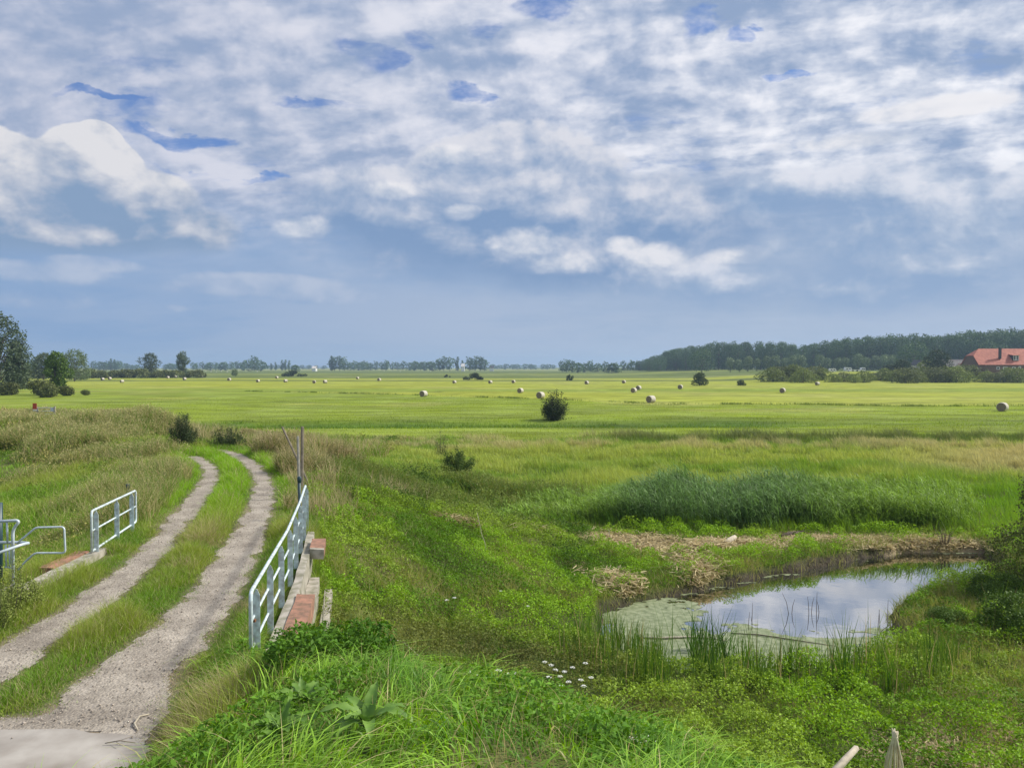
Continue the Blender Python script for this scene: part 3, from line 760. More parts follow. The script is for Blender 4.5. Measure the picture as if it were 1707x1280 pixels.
def bank_c(x, y, l, l2):
    g = mixc((.085, .17, .02), (.185, .31, .036), sstep(l2 + (l - .5) * .6, .35, .65))
    # upper part of the bank and its far shoulder are yellower
    g = mixc(g, (.22, .30, .055), sstep(fbm(x, y, 3.5, 3, 109), .45, .7) * .7)
    creek = sstep(poly_dist(x, y, [(-3.0, 14.5), (-2.2, 16.8), (-.8, 17.5), (1.2, 17.2)])[0], 2.2, .6)
    return mixc(g, (.11, .095, .04), creek * .75 * (l > .4))
herb('bank_herbs', 'low matted weeds and clover covering the bank above the pond', 900000, (-8, 24, 8.5, 34), 1.1, bank_p, bank_c, .060, .48)
# grass between the herbs
x, y = scatter(190000, -8, 25, 9.5, 34, 1.1)
x, y = keepif(x, y, (side_right(x, y) > .3) * (wet(x, y) < -.05) * sstep(straw_d(x, y), .3, 1.0) * (1 - bare(x, y)) * sstep(fbm(x, y, 1.7, 3, 111), .3, .6) * (y < 33))
n = len(x); g = fbm(x, y, 2.5, 3, 113)
col = mixc((.12, .20, .03), (.24, .25, .07), sstep(g, .4, .65)) * rng.uniform(.75, 1.25, (n, 1)); dry = rng.random(n) < .12; col[dry] = np.array((.33, .28, .15)) * rng.uniform(.7, 1.2, (dry.sum(), 1))
blades('bank_grass', x, y, rng.uniform(.15, .42, n) * (.6 + .8 * g), rng.uniform(.006, .011, n) * np.maximum(1, y / 15), col, lean=.6, segs=2)
props(bpy.data.objects['bank_grass'], 'loose grass growing through the weeds of the bank', 'grass', kind='stuff')
# nettles beside the near end of the railing
def nettle_z():
    x, y = scatter(15000, -3.4, -1.2, 7.4, 10.6)
    k = ((x + 2.2) / .75) ** 2 + ((y - 9.0) / 1.0) ** 2 + (fbm(x, y, .4, 2, 115) - .5) * .9 < 1; x, y = x[k], y[k]; n = len(x)
    z = height(x, y) + rng.random(n) ** .6 * .42 * (.4 + fbm(x, y, .35, 2, 117))
    v, q, c = leaves(x, y, z, rng.uniform(.04, .085, n), .6, .5, mixc((.045, .11, .015), (.10, .19, .03), fbm(x, y, .3, 2, 119)))
    props(np_mesh('nettle_patch', v, q, M_LEAF, tint=c), 'dark green nettles crowding the near end of the railing', 'nettles', kind='stuff')
nettle_z()

# --- rough growth left of the track (tall weeds, dry seed heads)
x, y = scatter(430000, -56, -8.5, 12, 84, 1.2)
tm = track_mask(x, y)
p = sstep(tm, .7, 1.8) * (side_right(x, y) < 0) * (1 - sstep(y, 70, 84) * (x > -40)) * sstep(y + (x + 30) * .35, 74, 66)
x, y = keepif(x, y, p); n = len(x); tm = track_mask(x, y)
g1 = fbm(x, y, 7, 3, 121); g2 = fbm(x, y, 2.2, 3, 123)
hollow = sstep(np.hypot((x + 24) / 1.3, y - 35), 11, 5) * 1.0          # short green grass in the dip
hollow = np.maximum(hollow, sstep(np.hypot((x + 14.5), (y - 22) / 1.5), 8, 4) * .7)
brown = sstep(g1 + (g2 - .5) * .5, .42, .66) * (1 - hollow)
# dry tops above the left railing
brown = np.maximum(brown, sstep(np.hypot((x + 12.6), (y - 25.5) / 1.3), 4.2, 2.2))
tanb = (rng.random(n) < .10 + .48 * brown).astype(float)
col = mixc((.15, .235, .035), (.37, .31, .16), tanb) * rng.uniform(.6, 1.35, (n, 1))
col = mixc(col, (.17, .33, .03), hollow * .8)
hgt = (.28 + .75 * brown + .35 * sstep(g2, .5, .7)) * (1 - .62 * hollow) * rng.uniform(.5, 1.25, n) * (.45 + .55 * sstep(tm, .6, 3)) * (1 - .45 * sstep(y, 52, 60))
blades('rough_weeds', x, y, hgt, rng.uniform(.008, .014, n) * np.maximum(1, y / 16), col, lean=.4, segs=2, tip=mixc(col, (.40, .34, .19), tanb * .7))
props(bpy.data.objects['rough_weeds'], 'tall rough weeds with dry seed heads left of the track', 'weeds', kind='stuff')
# leafy herb mass in the same place
rough_p = lambda x, y: sstep(track_mask(x, y), 1.0, 2.0) * (side_right(x, y) < -.4) * sstep(fbm(x, y, 2.5, 3, 127), .42, .55)
rough_c = lambda x, y, l, l2: mixc((.095, .15, .028), (.25, .24, .08), sstep(l2, .35, .65))
herb('rough_herbs', 'leafy herbs mixed into the rough weeds left of the track', 260000, (-50, -8.5, 13, 66), 1.2, rough_p, rough_c, .06, .6)

# --- weeds on the shoulder right of the track (dark clumps and pinkish dry grass)
x, y = scatter(200000, -17, 2, 19, 50, 1.0)
tm = track_mask(x, y)
shoulder = (poly_dist(x, y, [(-6.6, 20.5), (-7.6, 25), (-8.7, 30), (-9, 36), (-12, 41), (-17, 43)])[0])
p = sstep(tm, .3, .9) * sstep(shoulder, 2.7, 1.0) * sstep(y, 20.5, 23.5) + sstep(np.hypot(x + 6.5, (y - 30.5) / 1.2), 3.4, 1.6) * (tm > .5)
x, y = keepif(x, y, np.clip(p, 0, 1)); n = len(x); tm = track_mask(x, y); g = fbm(x, y, 1.5, 3, 131)
tanb = (rng.random(n) < .15 + .6 * sstep(g, .35, .6)).astype(float); col = mixc((.12, .19, .032), (.36, .30, .17), tanb) * rng.uniform(.6, 1.3, (n, 1))
hgt = (.35 + .9 * sstep(g, .3, .7)) * rng.uniform(.4, 1.15, n) * (.35 + .65 * sstep(tm, .3, 1.8))
blades('shoulder_weeds', x, y, hgt, rng.uniform(.008, .013, n) * np.maximum(1, y / 18), col, lean=.35, segs=2, tip=mixc(col, (.40, .34, .20), .6 * tanb))
props(bpy.data.objects['shoulder_weeds'], 'dry brown weeds along the right shoulder of the track', 'weeds', kind='stuff')
herb('shoulder_herbs', 'dark leafy weeds on the slope below the track', 110000, (-14, 3, 20, 42), 1.0,
     lambda x, y: (track_mask(x, y) > .8) * (side_right(x, y) > 0) * (y > 25.5 - .2 * x) * sstep(fbm(x, y, 2.0, 3, 133), .34, .5), lambda x, y, l, l2: mixc((.055, .10, .018), (.14, .18, .045), sstep(l2, .4, .65)), .065, .75)

# --- rough meadow between pond and field
x, y = scatter(420000, -22, 52, 31, 69, 1.0)
p = sstep(y - 31.3 - (fbm(x, y, 3, 2, 135) - .5) * 1.0, 0, .6) * np.where(x < -6, sstep(y, 38, 42), 1) * sstep(straw_d(x, y), .5, 1.2) * (1 - sstep(y + (fbm(x, y, 8, 3, 71) - .5) * 8, 65, 69)) * (x > -30) * sstep(track_mask(x, y), 3, 5)
x, y = keepif(x, y, p); n = len(x); g1 = fbm(x, y * 2.2, 9, 3, 137); g2 = fbm(x, y, 1.6, 3, 139)
pxs = CX + F * x / y
col = mixc((.15, .24, .04), (.30, .345, .085), np.clip(sstep(g1 + (g2 - .5) * .3, .34, .62) + rng.normal(0, .3, n), 0, 1))
col = mixc(col, (.13, .25, .032), sstep(y, 44, 38) * (x > 0) * .8)
col = mixc(col, (.40, .35, .17), sstep(pxs, 1400, 1700) * sstep(y, 44, 50) * (1 - sstep(y, 58, 62)) * .8)
pink = sstep(g2, .5, .62) * sstep(y, 57, 60); col = mixc(col, (.38, .32, .18), pink * .6)
edge = sstep(y, 62.5, 64) * sstep(x, 5, 12); col = mixc(col, (.085, .12, .03), edge * .8)
col = col * rng.uniform(.7, 1.3, (n, 1))
hgt = (.35 + .45 * sstep(g2, .4, .7) + .25 * edge) * rng.uniform(.5, 1.2, n) * np.where(pxs < 880, .75, 1)
blades('meadow_weeds', x, y, hgt, rng.uniform(.010, .016, n) * np.maximum(1, y / 20), col, lean=.35, segs=2, leandir=PI * .9, spread=1.2)
props(bpy.data.objects['meadow_weeds'], 'tall mixed grass between the reeds and the meadow', 'grass', kind='stuff')

# --- reed bed: stems with long leaves all drooping to the left
x, y = scatter(38000, -4.5, 27, 31.4, 39, 1.0)
e = fbm(x, y, 3, 3, 141)
pxs = CX + F * x / y
pr = sstep(pxs, 700, 860) * (.45 + .55 * sstep(pxs, 960, 1060)) * sstep(pxs, 1660, 1480) * sstep(y - 31.6 - (e - .5) * 2.0, 0, .5) * (1 - sstep(y, 35, 38.5)) * (.25 + .75 * sstep(e, .3, .5))
x, y = keepif(x, y, pr); n = len(x)
hs_ = rng.uniform(.85, 1.85, n) * (.72 + .5 * fbm(x, y, 2.0, 2, 143)) * np.interp(CX + F * x / y, [700, 900, 1000, 1100, 1300, 1420, 1600], [.35, .5, .68, 1.0, 1.0, .9, .8])
zb = height(x, y)
tall = sstep(CX + F * x / y, 1480, 1280) * sstep(CX + F * x / y, 980, 1090)
cst = mixc((.12, .19, .035), (.06, .105, .035), tall) * rng.uniform(.75, 1.25, (n, 1))
parts = [blades('', x, y, hs_, .02, cst, lean=.12, leandir=PI, spread=.5, segs=2, build=False)]
for q in range(6):
    f = .28 + .12 * q + rng.uniform(-.05, .05, n)
    hl = hs_ * rng.uniform(.28, .42, n)
    sunny = rng.uniform(.5, 1.6, (n, 1))  # sun highlights put into the leaf colour, at random per leaf
    cl_ = mixc((.16, .25, .045), (.105, .18, .055), tall) * sunny
    parts.append(blades('', x - hs_ * .12 * f ** 2, y, hl, rng.uniform(.022, .036, n), cl_, lean=1.15, leandir=PI * 1.02, spread=1.0, segs=3, z=zb + hs_ * f, droop=1.3, build=False))
v, q, c = join([(parts[0][0], parts[0][1], parts[0][2])] + parts[1:])
props(np_mesh('reed_bed', v, q, M_REED, tint=c), 'dense dark green reeds leaning left behind the pond', 'reeds', kind='stuff')

# --- cattail blades along the near edge of the pond
def cattail(n0, cxs, poly_px, hr, label, name):
    pl = [at_z(*p, WZ + .1) for p in poly_px]
    xs = [p[0] for p in pl]; ys = [p[1] for p in pl]
    x = rng.uniform(min(xs), max(xs), n0); y = rng.uniform(min(ys), max(ys), n0)
    edge_ = sdist(x, y, pl) + (fbm(x, y, .6, 3, 155) - .5) * 1.2
    k = (rng.random(n0) < sstep(edge_, -.1, .6)) & (rng.random(n0) < (.06 + .94 * sstep(fbm(x, y, .45, 3, 151), cxs, cxs + .2))); x, y = x[k], y[k]; n = len(x)
    col = mixc((.04, .095, .018), (.13, .20, .035), rng.random(n) ** 1.5); dd_ = rng.random(n) < .08; col[dd_] = (.30, .25, .13)
    o = blades(name, x, y, rng.uniform(*hr, n) * (.15 + 1.5 * fbm(x, y, .6, 3, 157) ** 1.3), rng.uniform(.014, .024, n), col, lean=.16, segs=3, z=np.maximum(height(x, y), WZ) - .05)
    return props(o, label, 'reeds', kind='stuff')
cattail(4200, .46, [(940, 1075), (1000, 1045), (1110, 1100), (1120, 1190), (1010, 1190), (930, 1150)], (.7, 1.5), 'upright reed mace blades at the left end of the pond', 'cattail_bed')
cattail(6500, .46, [(1110, 1118), (1260, 1120), (1600, 1098), (1660, 1125), (1600, 1180), (1180, 1185)], (.6, 1.45), 'thin upright blades fringing the near shore of the pond', 'shore_blades')
cattail(5200, .36, [(1600, 1010), (1640, 975), (1800, 960), (1850, 1080), (1640, 1090), (1600, 1060)], (.6, 1.15), 'dark upright blades standing under the big bush', 'shade_blades')
# sedge on the spit and the far shore
x, y = scatter(90000, -2, 24, 17, 33)
wd = wet(x, y)
spit = sstep(np.hypot(x - at_z(1560, 1030, -7)[0], (y - at_z(1560, 1030, -7)[1]) / 1.1), 2.6, 1.2)
shore = sstep(wd, -1.6, -.5) * (y > 22)
x, y = keepif(x, y, np.clip(spit + shore * .7, 0, 1) * (wd < .1)); n = len(x)
col = mixc((.12, .17, .035), (.27, .24, .10), fbm(x, y, 1.2, 3, 153)) * rng.uniform(.7, 1.3, (n, 1))
blades('shore_sedge', x, y, rng.uniform(.15, .45, n), rng.uniform(.008, .016, n) * 1.4, col, lean=.5, segs=2)
props(bpy.data.objects['shore_sedge'], 'sedge and short grass hanging over the pond bank', 'sedge', kind='stuff')

# --- cut straw and dead reed litter behind the pond
def litter_patch(name, label, lines, n, w, colr=((.54, .47, .29), (.30, .25, .14)), ln=(.15, .5), lift=.10):
    xs, ys = [], []
    for (pa, pb, wd_) in lines:
        k = int(n * np.hypot(pb[0] - pa[0], pb[1] - pa[1]) / sum(np.hypot(b_[0] - a_[0], b_[1] - a_[1]) for a_, b_, _ in lines))
        t = rng.random(k); xs.append(pa[0] + (pb[0] - pa[0]) * t + rng.normal(0, wd_ * .5, k)); ys.append(pa[1] + (pb[1] - pa[1]) * t + rng.normal(0, wd_ * .5, k))
    x = np.concatenate(xs); y = np.concatenate(ys); k = wet(x, y) < -.05; x, y = x[k], y[k]; n = len(x)
    a = rng.uniform(0, 2 * PI, n); L = rng.uniform(*ln, n); z = height(x, y) + rng.random(n) ** 2 * lift + .015
    d = np.stack([np.cos(a), np.sin(a), rng.normal(0, .22, n)], -1); s = np.stack([-np.sin(a), np.cos(a), rng.normal(0, .6, n)], -1)
    P = np.stack([x, y, z], -1); W = rng.uniform(.006, .016, n)[:, None] * w
    V = np.stack([P - d * L[:, None] / 2 - s * W, P - d * L[:, None] / 2 + s * W, P + d * L[:, None] / 2 + s * W * .6, P + d * L[:, None] / 2 - s * W * .6], 1)
    c = np.repeat(mixc(colr[0], colr[1], rng.random(n))[:, None], 4, 1)
    return props(np_mesh(name, V.reshape(-1, 3), np.arange(n * 4).reshape(n, 4), M_DRY, tint=c.reshape(-1, 3)), label, 'straw', kind='stuff')
sl = [straw_line[i] for i in range(len(straw_line))]
litter_patch('straw_litter', 'pale cut straw lying along the path behind the pond', [(sl[i], sl[i + 1], 1.1) for i in range(len(sl) - 1)], 26000, 1.6)
g = lambda px, v: ground_hit(px, v)[:2]
litter_patch('straw_heap', 'heap of dead reed stalks spilling down to the pond', [(g(1150, 930), g(1170, 975), .8), (g(1010, 965), g(1050, 1000), .7), (g(1200, 915), g(1150, 925), .6)], 9000, 1.5, lift=.3)
litter_patch('dry_litter', 'brown dead stalks on the far shoulder of the bank', [(g(740, 868), g(800, 880), .5), (g(870, 885), g(925, 893), .5)], 3500, 1.5, lift=.25)
litter_patch('hay_litter', 'mown hay strewn at the lower right corner', [(g(1480, 1262), g(1760, 1225), .6), (g(1600, 1275), g(1800, 1262), .4)], 4200, .8, ln=(.1, .35), lift=.05)
litter_patch('creek_litter', 'dead twigs and stalks along the dark ditch', [((-1.6, 10.6), (-.9, 12.6), .35), ((-.9, 12.6), (.6, 13.6), .4)], 2500, .8, colr=((.30, .24, .15), (.12, .09, .05)), lift=.3)

# --- duckweed film on the water
dw = []
duck_px = [[(1000, 1022), (1060, 1008), (1110, 1006), (1130, 1030), (1150, 1052), (1250, 1056), (1330, 1072), (1420, 1078), (1500, 1070), (1530, 1090), (1440, 1125), (1300, 1140), (1130, 1135), (1030, 1110), (1000, 1060)],
           [(1500, 1058), (1600, 1060), (1640, 1085), (1540, 1100), (1490, 1080)]]
s_ = .035
x0, x1 = min(xs_ for xs_, _ in pond) - .5, max(xs_ for xs_, _ in pond) + .5; y0, y1 = min(p[1] for p in pond) - .5, max(p[1] for p in pond) + .5
tx = np.arange(x0, x1, s_); ty = np.arange(y0, y1, s_); TXd, TYd = np.meshgrid(tx, ty)
dd = np.maximum(*[sdist(TXd, TYd, [at_z(*p, WZ) for p in pl]) for pl in duck_px])
f = dd * .9 + (fbm(TXd, TYd, 1.3, 6, 161, .62) - .45) * 3.0 + (fbm(TXd, TYd, .25, 3, 167) - .5) * .8 + (fbm(TXd * .5, TYd * 3, .6, 3, 163) - .5) * .8
shoreline = np.exp(-(np.abs(sdist(TXd, TYd, pond)) / .35)) * (TYd > 24) * .9
f = np.maximum(f, shoreline * .8 + (fbm(TXd, TYd * 2.0, .7, 5, 165, .65) - .80) * 3.0)
cell = (f[:-1, :-1] > 0) & (f[1:, 1:] > 0) & (height(TXd, TYd)[:-1, :-1] < WZ + .03)
idx = np.arange(TXd.size).reshape(TXd.shape); Qt = np.stack([idx[:-1, :-1], idx[:-1, 1:], idx[1:, 1:], idx[1:, :-1]], -1)[cell]
used = np.unique(Qt); remap = np.zeros(TXd.size, int); remap[used] = np.arange(len(used))
Vt = np.stack([TXd, TYd, np.full(TXd.shape, WZ + .006)], -1).reshape(-1, 3)[used]
md = simple('duckweed', (.26, .29, .165), .6, .3, 6.0, bump=.3, c2=(.13, .16, .07), detail=10)
props(np_mesh('duckweed', Vt, remap[Qt], md), 'pale green duckweed film over the near part of the pond', 'duckweed', kind='stuff')

# --- meadow tufts beyond
x, y = scatter(240000, -75, 125, 66, 160, 1.35)
x, y = keepif(x, y, sstep(y + (x < -28) * (-14), 65, 68)); n = len(x)
px_ = CX + F * x / y
s1 = 133 - (px_ - 850) * 0.012 + np.where(px_ < 1100, (1100 - px_) * 0.09, 0) + (fbm(x, y, 22, 4, 51) - .5) * -6 * (y / 100)
line = np.exp(-((y - s1) / .7) ** 2) * sstep(fbm(x, y * 0, 5, 3, 171), .45, .62)
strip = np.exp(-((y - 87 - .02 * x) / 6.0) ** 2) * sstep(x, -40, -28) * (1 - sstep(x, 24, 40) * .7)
short = y < s1
k = rng.random(n) < np.clip(np.where(short, .6, .12) + line, 0, 1); x, y, line, strip, short = x[k], y[k], line[k], strip[k], short[k]; n = len(x)
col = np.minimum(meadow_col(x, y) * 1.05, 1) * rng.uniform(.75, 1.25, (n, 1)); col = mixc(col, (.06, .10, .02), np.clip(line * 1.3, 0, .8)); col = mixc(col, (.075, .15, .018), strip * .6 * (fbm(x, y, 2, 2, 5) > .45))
hgt = (.06 + .06 * short + .5 * line + .34 * strip * (fbm(x, y, 3, 3, 77) > .42)) * rng.uniform(.5, 1.3, n)
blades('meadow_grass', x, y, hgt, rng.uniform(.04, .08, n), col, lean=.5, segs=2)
props(bpy.data.objects['meadow_grass'], 'mown meadow grass with darker uncut tufts', 'grass', kind='stuff')

xs_ = rng.uniform(-70, 110, 20000); k = sstep(fbm(xs_, xs_ * .3, 3.5, 6, 171, .7), .45, .75); kk = rng.random(len(xs_)) < .03 + k; xs_ = xs_[kk]
yy = np.full(len(xs_), 135.0)
for _ in range(4):
    px_ = CX + F * xs_ / yy; yy = 133 - (px_ - 850) * 0.012 + np.where(px_ < 1100, (1100 - px_) * 0.09, 0) + (fbm(xs_, xs_ * 0 + 3, 22, 4, 51) - .5) * 8
yy = yy + rng.normal(0, .35, len(xs_)); n = len(xs_)
o = blades('uncut_tufts', xs_, yy, rng.uniform(.1, .55, n), rng.uniform(.04, .08, n), vary((.10, .15, .03), n, .3), lean=.5, segs=2)
props(o, 'dark uncut tufts in a line across the meadow', 'grass', kind='stuff')

# weeds and flowering grass mixed into the lush slope
x, y = scatter(90000, -4, 8, 3.4, 11)
x, y = keepif(x, y, sstep(track_mask(x, y), .3, .8) * (1 - bare(x, y)) * sstep(12.2 - y - np.maximum(x, 0) * .55, 0, 1.5) * sstep(fbm(x, y, .9, 3, 181), .40, .55)); n = len(x)
v, q, c = leaves(x, y, height(x, y) + rng.random(n) ** .6 * .30 * (.4 + fbm(x, y, .5, 2, 185)), rng.uniform(.03, .085, n), .6, .45, mixc((.06, .14, .02), (.14, .26, .04), fbm(x, y, .4, 2, 183)))
props(np_mesh('slope_herbs', v, q, M_LEAF, tint=c), 'broad leaved weeds mixed into the long grass of the near slope', 'undergrowth', kind='stuff')
x, y = scatter(9000, -4, 8, 3.4, 11.5)
x, y = keepif(x, y, sstep(track_mask(x, y), .1, .5) * (1 - bare(x, y)) * sstep(12.2 - y - np.maximum(x, 0) * .55, 0, 1.5)); n = len(x)
blades('dry_seed_grass', x, y, rng.uniform(.15, .45, n), rng.uniform(.003, .007, n), vary((.34, .30, .15), n, .3), lean=.6, segs=3, droop=.3, m=M_DRY)
props(bpy.data.objects['dry_seed_grass'], 'dry straw coloured stalks standing in the long grass', 'grass', kind='stuff')

# scrubby dry clumps standing out of the rough ground
def clumps(name, label, lst, per, cA, cB, cleaf, cat='weeds'):
    P = []
    for (px, v, rad, h) in lst:
        cx, cy, _ = ground_hit(px, v); n = int(per * rad * rad); a = rng.uniform(0, 2 * PI, n); r_ = rad * np.sqrt(rng.random(n)) * (1 + .35 * np.sin(a * 3 + px)); x = cx + np.cos(a) * r_; y = cy + np.sin(a) * r_ * .9
        k = track_mask(x, y) > .35; x, y, r_, a = x[k], y[k], r_[k], a[k]; n = len(x)
        hgt = h * (1.05 - .65 * (r_ / (rad * 1.2)) ** 2) * rng.uniform(.45, 1.15, n)
        sel = rng.random(n) < .30 + .5 * fbm(x, y, 1.3, 3, 191)
        col = mixc(cA, cB, sel.astype(float)) * rng.uniform(.6, 1.3, (n, 1))
        P.append(blades('', x, y, hgt, rng.uniform(.007, .013, n) * np.maximum(1, y / 15), col, lean=.4, leandir=None, segs=2, build=False))
        m = int(n * 1.4); i_ = rng.integers(0, max(n, 1), m); f = rng.random(m) ** .7
        P.append(leaves(x[i_] + rng.normal(0, .06, m), y[i_] + rng.normal(0, .06, m), height(x[i_], y[i_]) + hgt[i_] * f, .045 * np.maximum(1, y[i_] / 22), .4, .5, mixc(cleaf, cB, (f > .75) * .8 * np.ones(m)), .4))
    v_, q_, c_ = join(P); return props(np_mesh(name, v_, q_, M_GRASS, tint=c_), label, cat, kind='stuff')
clumps('dry_scrub', 'tan seed-headed scrub clumps on the rough ground left of the track', [(215, 868, 1.5, 1.0), (262, 838, 1.4, 1.1), (285, 805, 1.3, 1.0), (180, 835, 1.3, .8), (235, 800, 1.6, .9), (150, 770, 1.8, .8), (240, 765, 1.8, .9), (60, 735, 3.0, 1.2), (120, 745, 2.6, 1.1), (20, 715, 3.4, 1.2),
   (185, 735, 2.4, 1.1), (150, 715, 3.0, 1.2), (215, 705, 3.6, 1.5), (250, 712, 3.0, 1.4), (185, 702, 3.0, 1.3), (330, 730, 2.2, .9), (90, 705, 3.0, 1.2), (60, 800, 1.2, .6), (120, 850, 1.0, .6), (100, 905, .9, .55)],
   900, (.14, .22, .045), (.36, .32, .16), (.10, .15, .03))
clumps('shoulder_scrub', 'tall brown and dark green scrub clumps right of the track', [(470, 790, 1.2, 1.0), (520, 800, 1.3, 1.1), (545, 772, 1.3, 1.1), (580, 778, 1.0, 1.1), (500, 755, 1.4, 1.1), (455, 760, 1.2, 1.1), (420, 738, 1.4, 1.0), (385, 735, 1.3, .8), (430, 880, .6, .6), (455, 850, .7, .8)],
   1700, (.12, .15, .035), (.36, .30, .17), (.06, .09, .02))
clumps('meadow_scrub', 'dark green herbs with a few brown stalks in the rough ground behind the bank', [(560, 805, 1.2, 1.1), (610, 808, 1.3, 1.1), (640, 812, 1.3, 1.0), (600, 830, 1.0, .9), (680, 822, 1.4, .9), (830, 830, 1.6, 1.0), (880, 838, 1.5, 1.1), (940, 835, 1.5, 1.0), (790, 815, 1.6, .9), (720, 835, 1.5, .8), (770, 850, 1.2, .8), (980, 850, 1.3, .9), (1000, 870, .9, .8), (860, 860, 1.2, .9), (920, 870, 1.1, .8)],
   1300, (.10, .19, .03), (.18, .20, .06), (.07, .14, .022))

# ================================================================== hay bales
m_hay, nt, b = mat('hay')
t = nt.nodes.new('ShaderNodeTexCoord'); mp = nt.nodes.new('ShaderNodeMapping'); mp.inputs['Scale'].default_value = (1, 9, 9); nt.links.new(t.outputs['Object'], mp.inputs['Vector'])
n1 = nt.nodes.new('ShaderNodeTexNoise'); n1.inputs['Scale'].default_value = 3; n1.inputs['Detail'].default_value = 6; nt.links.new(mp.outputs[0], n1.inputs['Vector'])
r1 = nt.nodes.new('ShaderNodeValToRGB'); e = r1.color_ramp.elements; e[0].position = .3; e[0].color = (.38, .34, .26, 1); e[1].position = .7; e[1].color = (.66, .62, .54, 1)
nt.links.new(n1.outputs[0], r1.inputs[0]); nt.links.new(r1.outputs[0], b.inputs['Base Color']); b.inputs['Roughness'].default_value = .9
bp = nt.nodes.new('ShaderNodeBump'); bp.inputs['Distance'].default_value = .05; nt.links.new(n1.outputs[0], bp.inputs['Height']); nt.links.new(bp.outputs[0], b.inputs['Normal'])
m_hayend = simple('hay_end', (.28, .225, .15), .95, .45, 12, bump=.6)  # bare hay, coloured darker still for the shaded end face
def bale_meshes():
    n, m = 28, 7; W_, R_ = 1.22, .67
    side = MB(); rr = np.random.default_rng(3)
    prof = [(-.5, .90), (-.47, .97), (-.3, 1.0), (0, 1.005), (.3, 1.0), (.47, .97), (.5, .90)]
    vs = []
    for (u, k) in prof:
        for j in range(n):
            q = 2 * PI * j / n; r_ = R_ * k * (1 + (rr.random() - .5) * .03) * (1 - .06 * max(0, -math.sin(q)) ** 3)
            vs.append((u * W_, math.cos(q) * r_, R_ * .96 + math.sin(q) * r_))
    side.add(vs, [(i * n + j, i * n + (j + 1) % n, (i + 1) * n + (j + 1) % n, (i + 1) * n + j) for i in range(m - 1) for j in range(n)])
    ends = []
    for s in (-1, 1):
        e = MB(); vs = []
        for k in range(6):       # slightly dished, ringed end
            for j in range(n):
                q = 2 * PI * j / n; rr_ = R_ * .9 * (1 - k / 6) ; vs.append((s * (W_ * .5 - .002 - (.02 if k % 2 else 0) - .03 * (k / 6)), math.cos(q) * rr_, R_ * .96 + math.sin(q) * rr_))
        vs.append((s * (W_ * .5 - .04), 0, R_ * .96))
        fs = [(k * n + j, k * n + (j + 1) % n, (k + 1) * n + (j + 1) % n, (k + 1) * n + j) for k in range(5) for j in range(n)] + [(5 * n + j, 5 * n + (j + 1) % n, 6 * n) for j in range(n)]
        e.add(vs, fs); ends.append(e)
    return side, ends
bales = [  # px, base v, heading, label
    (706, 661, 35, 'round hay bale standing alone nearest the left-centre of the meadow'),
    (867.5, 655, 30, 'round hay bale just left of the bale half behind the dark bush'),
    (901, 663.6, 32, 'round hay bale half hidden behind the lone dark bush'),
    (1056.5, 654.5, 25, 'front bale of the touching pair right of the lone bush'),
    (1064.5, 650, 25, 'rear bale of the touching pair right of the lone bush'),
    (1085, 671, 40, 'round bale beside the dark tufted line, below the touching pair'),
    (1134, 648.5, 12, 'round bale just left of the round dark green bush'),
    (1304.5, 654.5, 15, 'round bale standing clear in the yellow mown strip at right'),
    (1362.5, 642, 40, 'small bale close in front of the willow scrub'),
    (1671, 686, 15, 'bale sunk in uncut grass at the far right of the meadow'),
    (1040, 639, 20, 'small far bale above the touching pair of bales'),
    (978, 640.5, 30, 'small far bale between the lone bush and the bale pair'),
    (856, 638.7, 20, 'small far bale right above the bale left of the lone bush'),
    (817.4, 639.4, 40, 'small far bale in front of the low dark thicket'),
    (757.5, 639, 35, 'small far bale left of the low dark thicket'),
    (632, 635.4, 30, 'right one of two tiny bales left of the centre'),
    (596, 632, 35, 'left one of two tiny bales left of the centre'),
    (542, 639, 60, 'pale low bale right of the darker brown bale'),
    (523.7, 639.4, 10, 'darker brown bale left of a pale low one'),
    (476, 637.4, 65, 'tilted looking bale just right of a tiny one'),
    (461.5, 631.4, 40, 'tiny bale left above the tilted looking bale'),
    (430, 637, 35, 'small bale alone below the little round willow'),
    (382, 635, 30, 'small bale left of the little round willow'),
    (336, 629.6, 50, 'tiny bale right of the tall ragged tree'),
    (307.5, 633.6, 45, 'small bale right under the tall ragged tree'),
    (293, 630, 45, 'tiny bale close left of the tall ragged tree foot'),
    (280, 631, 50, 'second tiny bale left of the tall ragged tree foot'),
    (245.6, 630, 45, 'tiny bale under the broad ragged tree'),
    (203.5, 638, 65, 'largest bale of the left group, lying broadside'),
    (183, 633, 50, 'right bale of the close pair in the left group'),
    (171, 634, 50, 'left bale of the close pair in the left group'),
    (129, 633, 55, 'small bale right of the bright green tree'),
    (86, 636, 30, 'pale bale seen through the bright green tree')]
side, ends = bale_meshes()
b0 = empty('hay_bale', (0, 0, 0))
side.build('wrapped_side', m_hay, b0, smooth=True)
for e in ends: e.build('bale_end', m_hayend, b0)
for i, (px, v, hd, lab) in enumerate(bales):
    o = b0 if i == 0 else copy_tree(b0)
    x, y = at_z(px, v, FZ); z = hh(x, y)
    # heading: the visible end looks to the left and towards the viewer
    o.location = (x, y, z - .03); o.rotation_euler = (0, 0, R(180 + 90 - hd) + math.atan2(-x, y)); s = .93 + .12 * random.Random(i).random(); o.scale = (s, s, s)
    props(o, lab, 'hay bale', 'hay bales on the mown meadow')

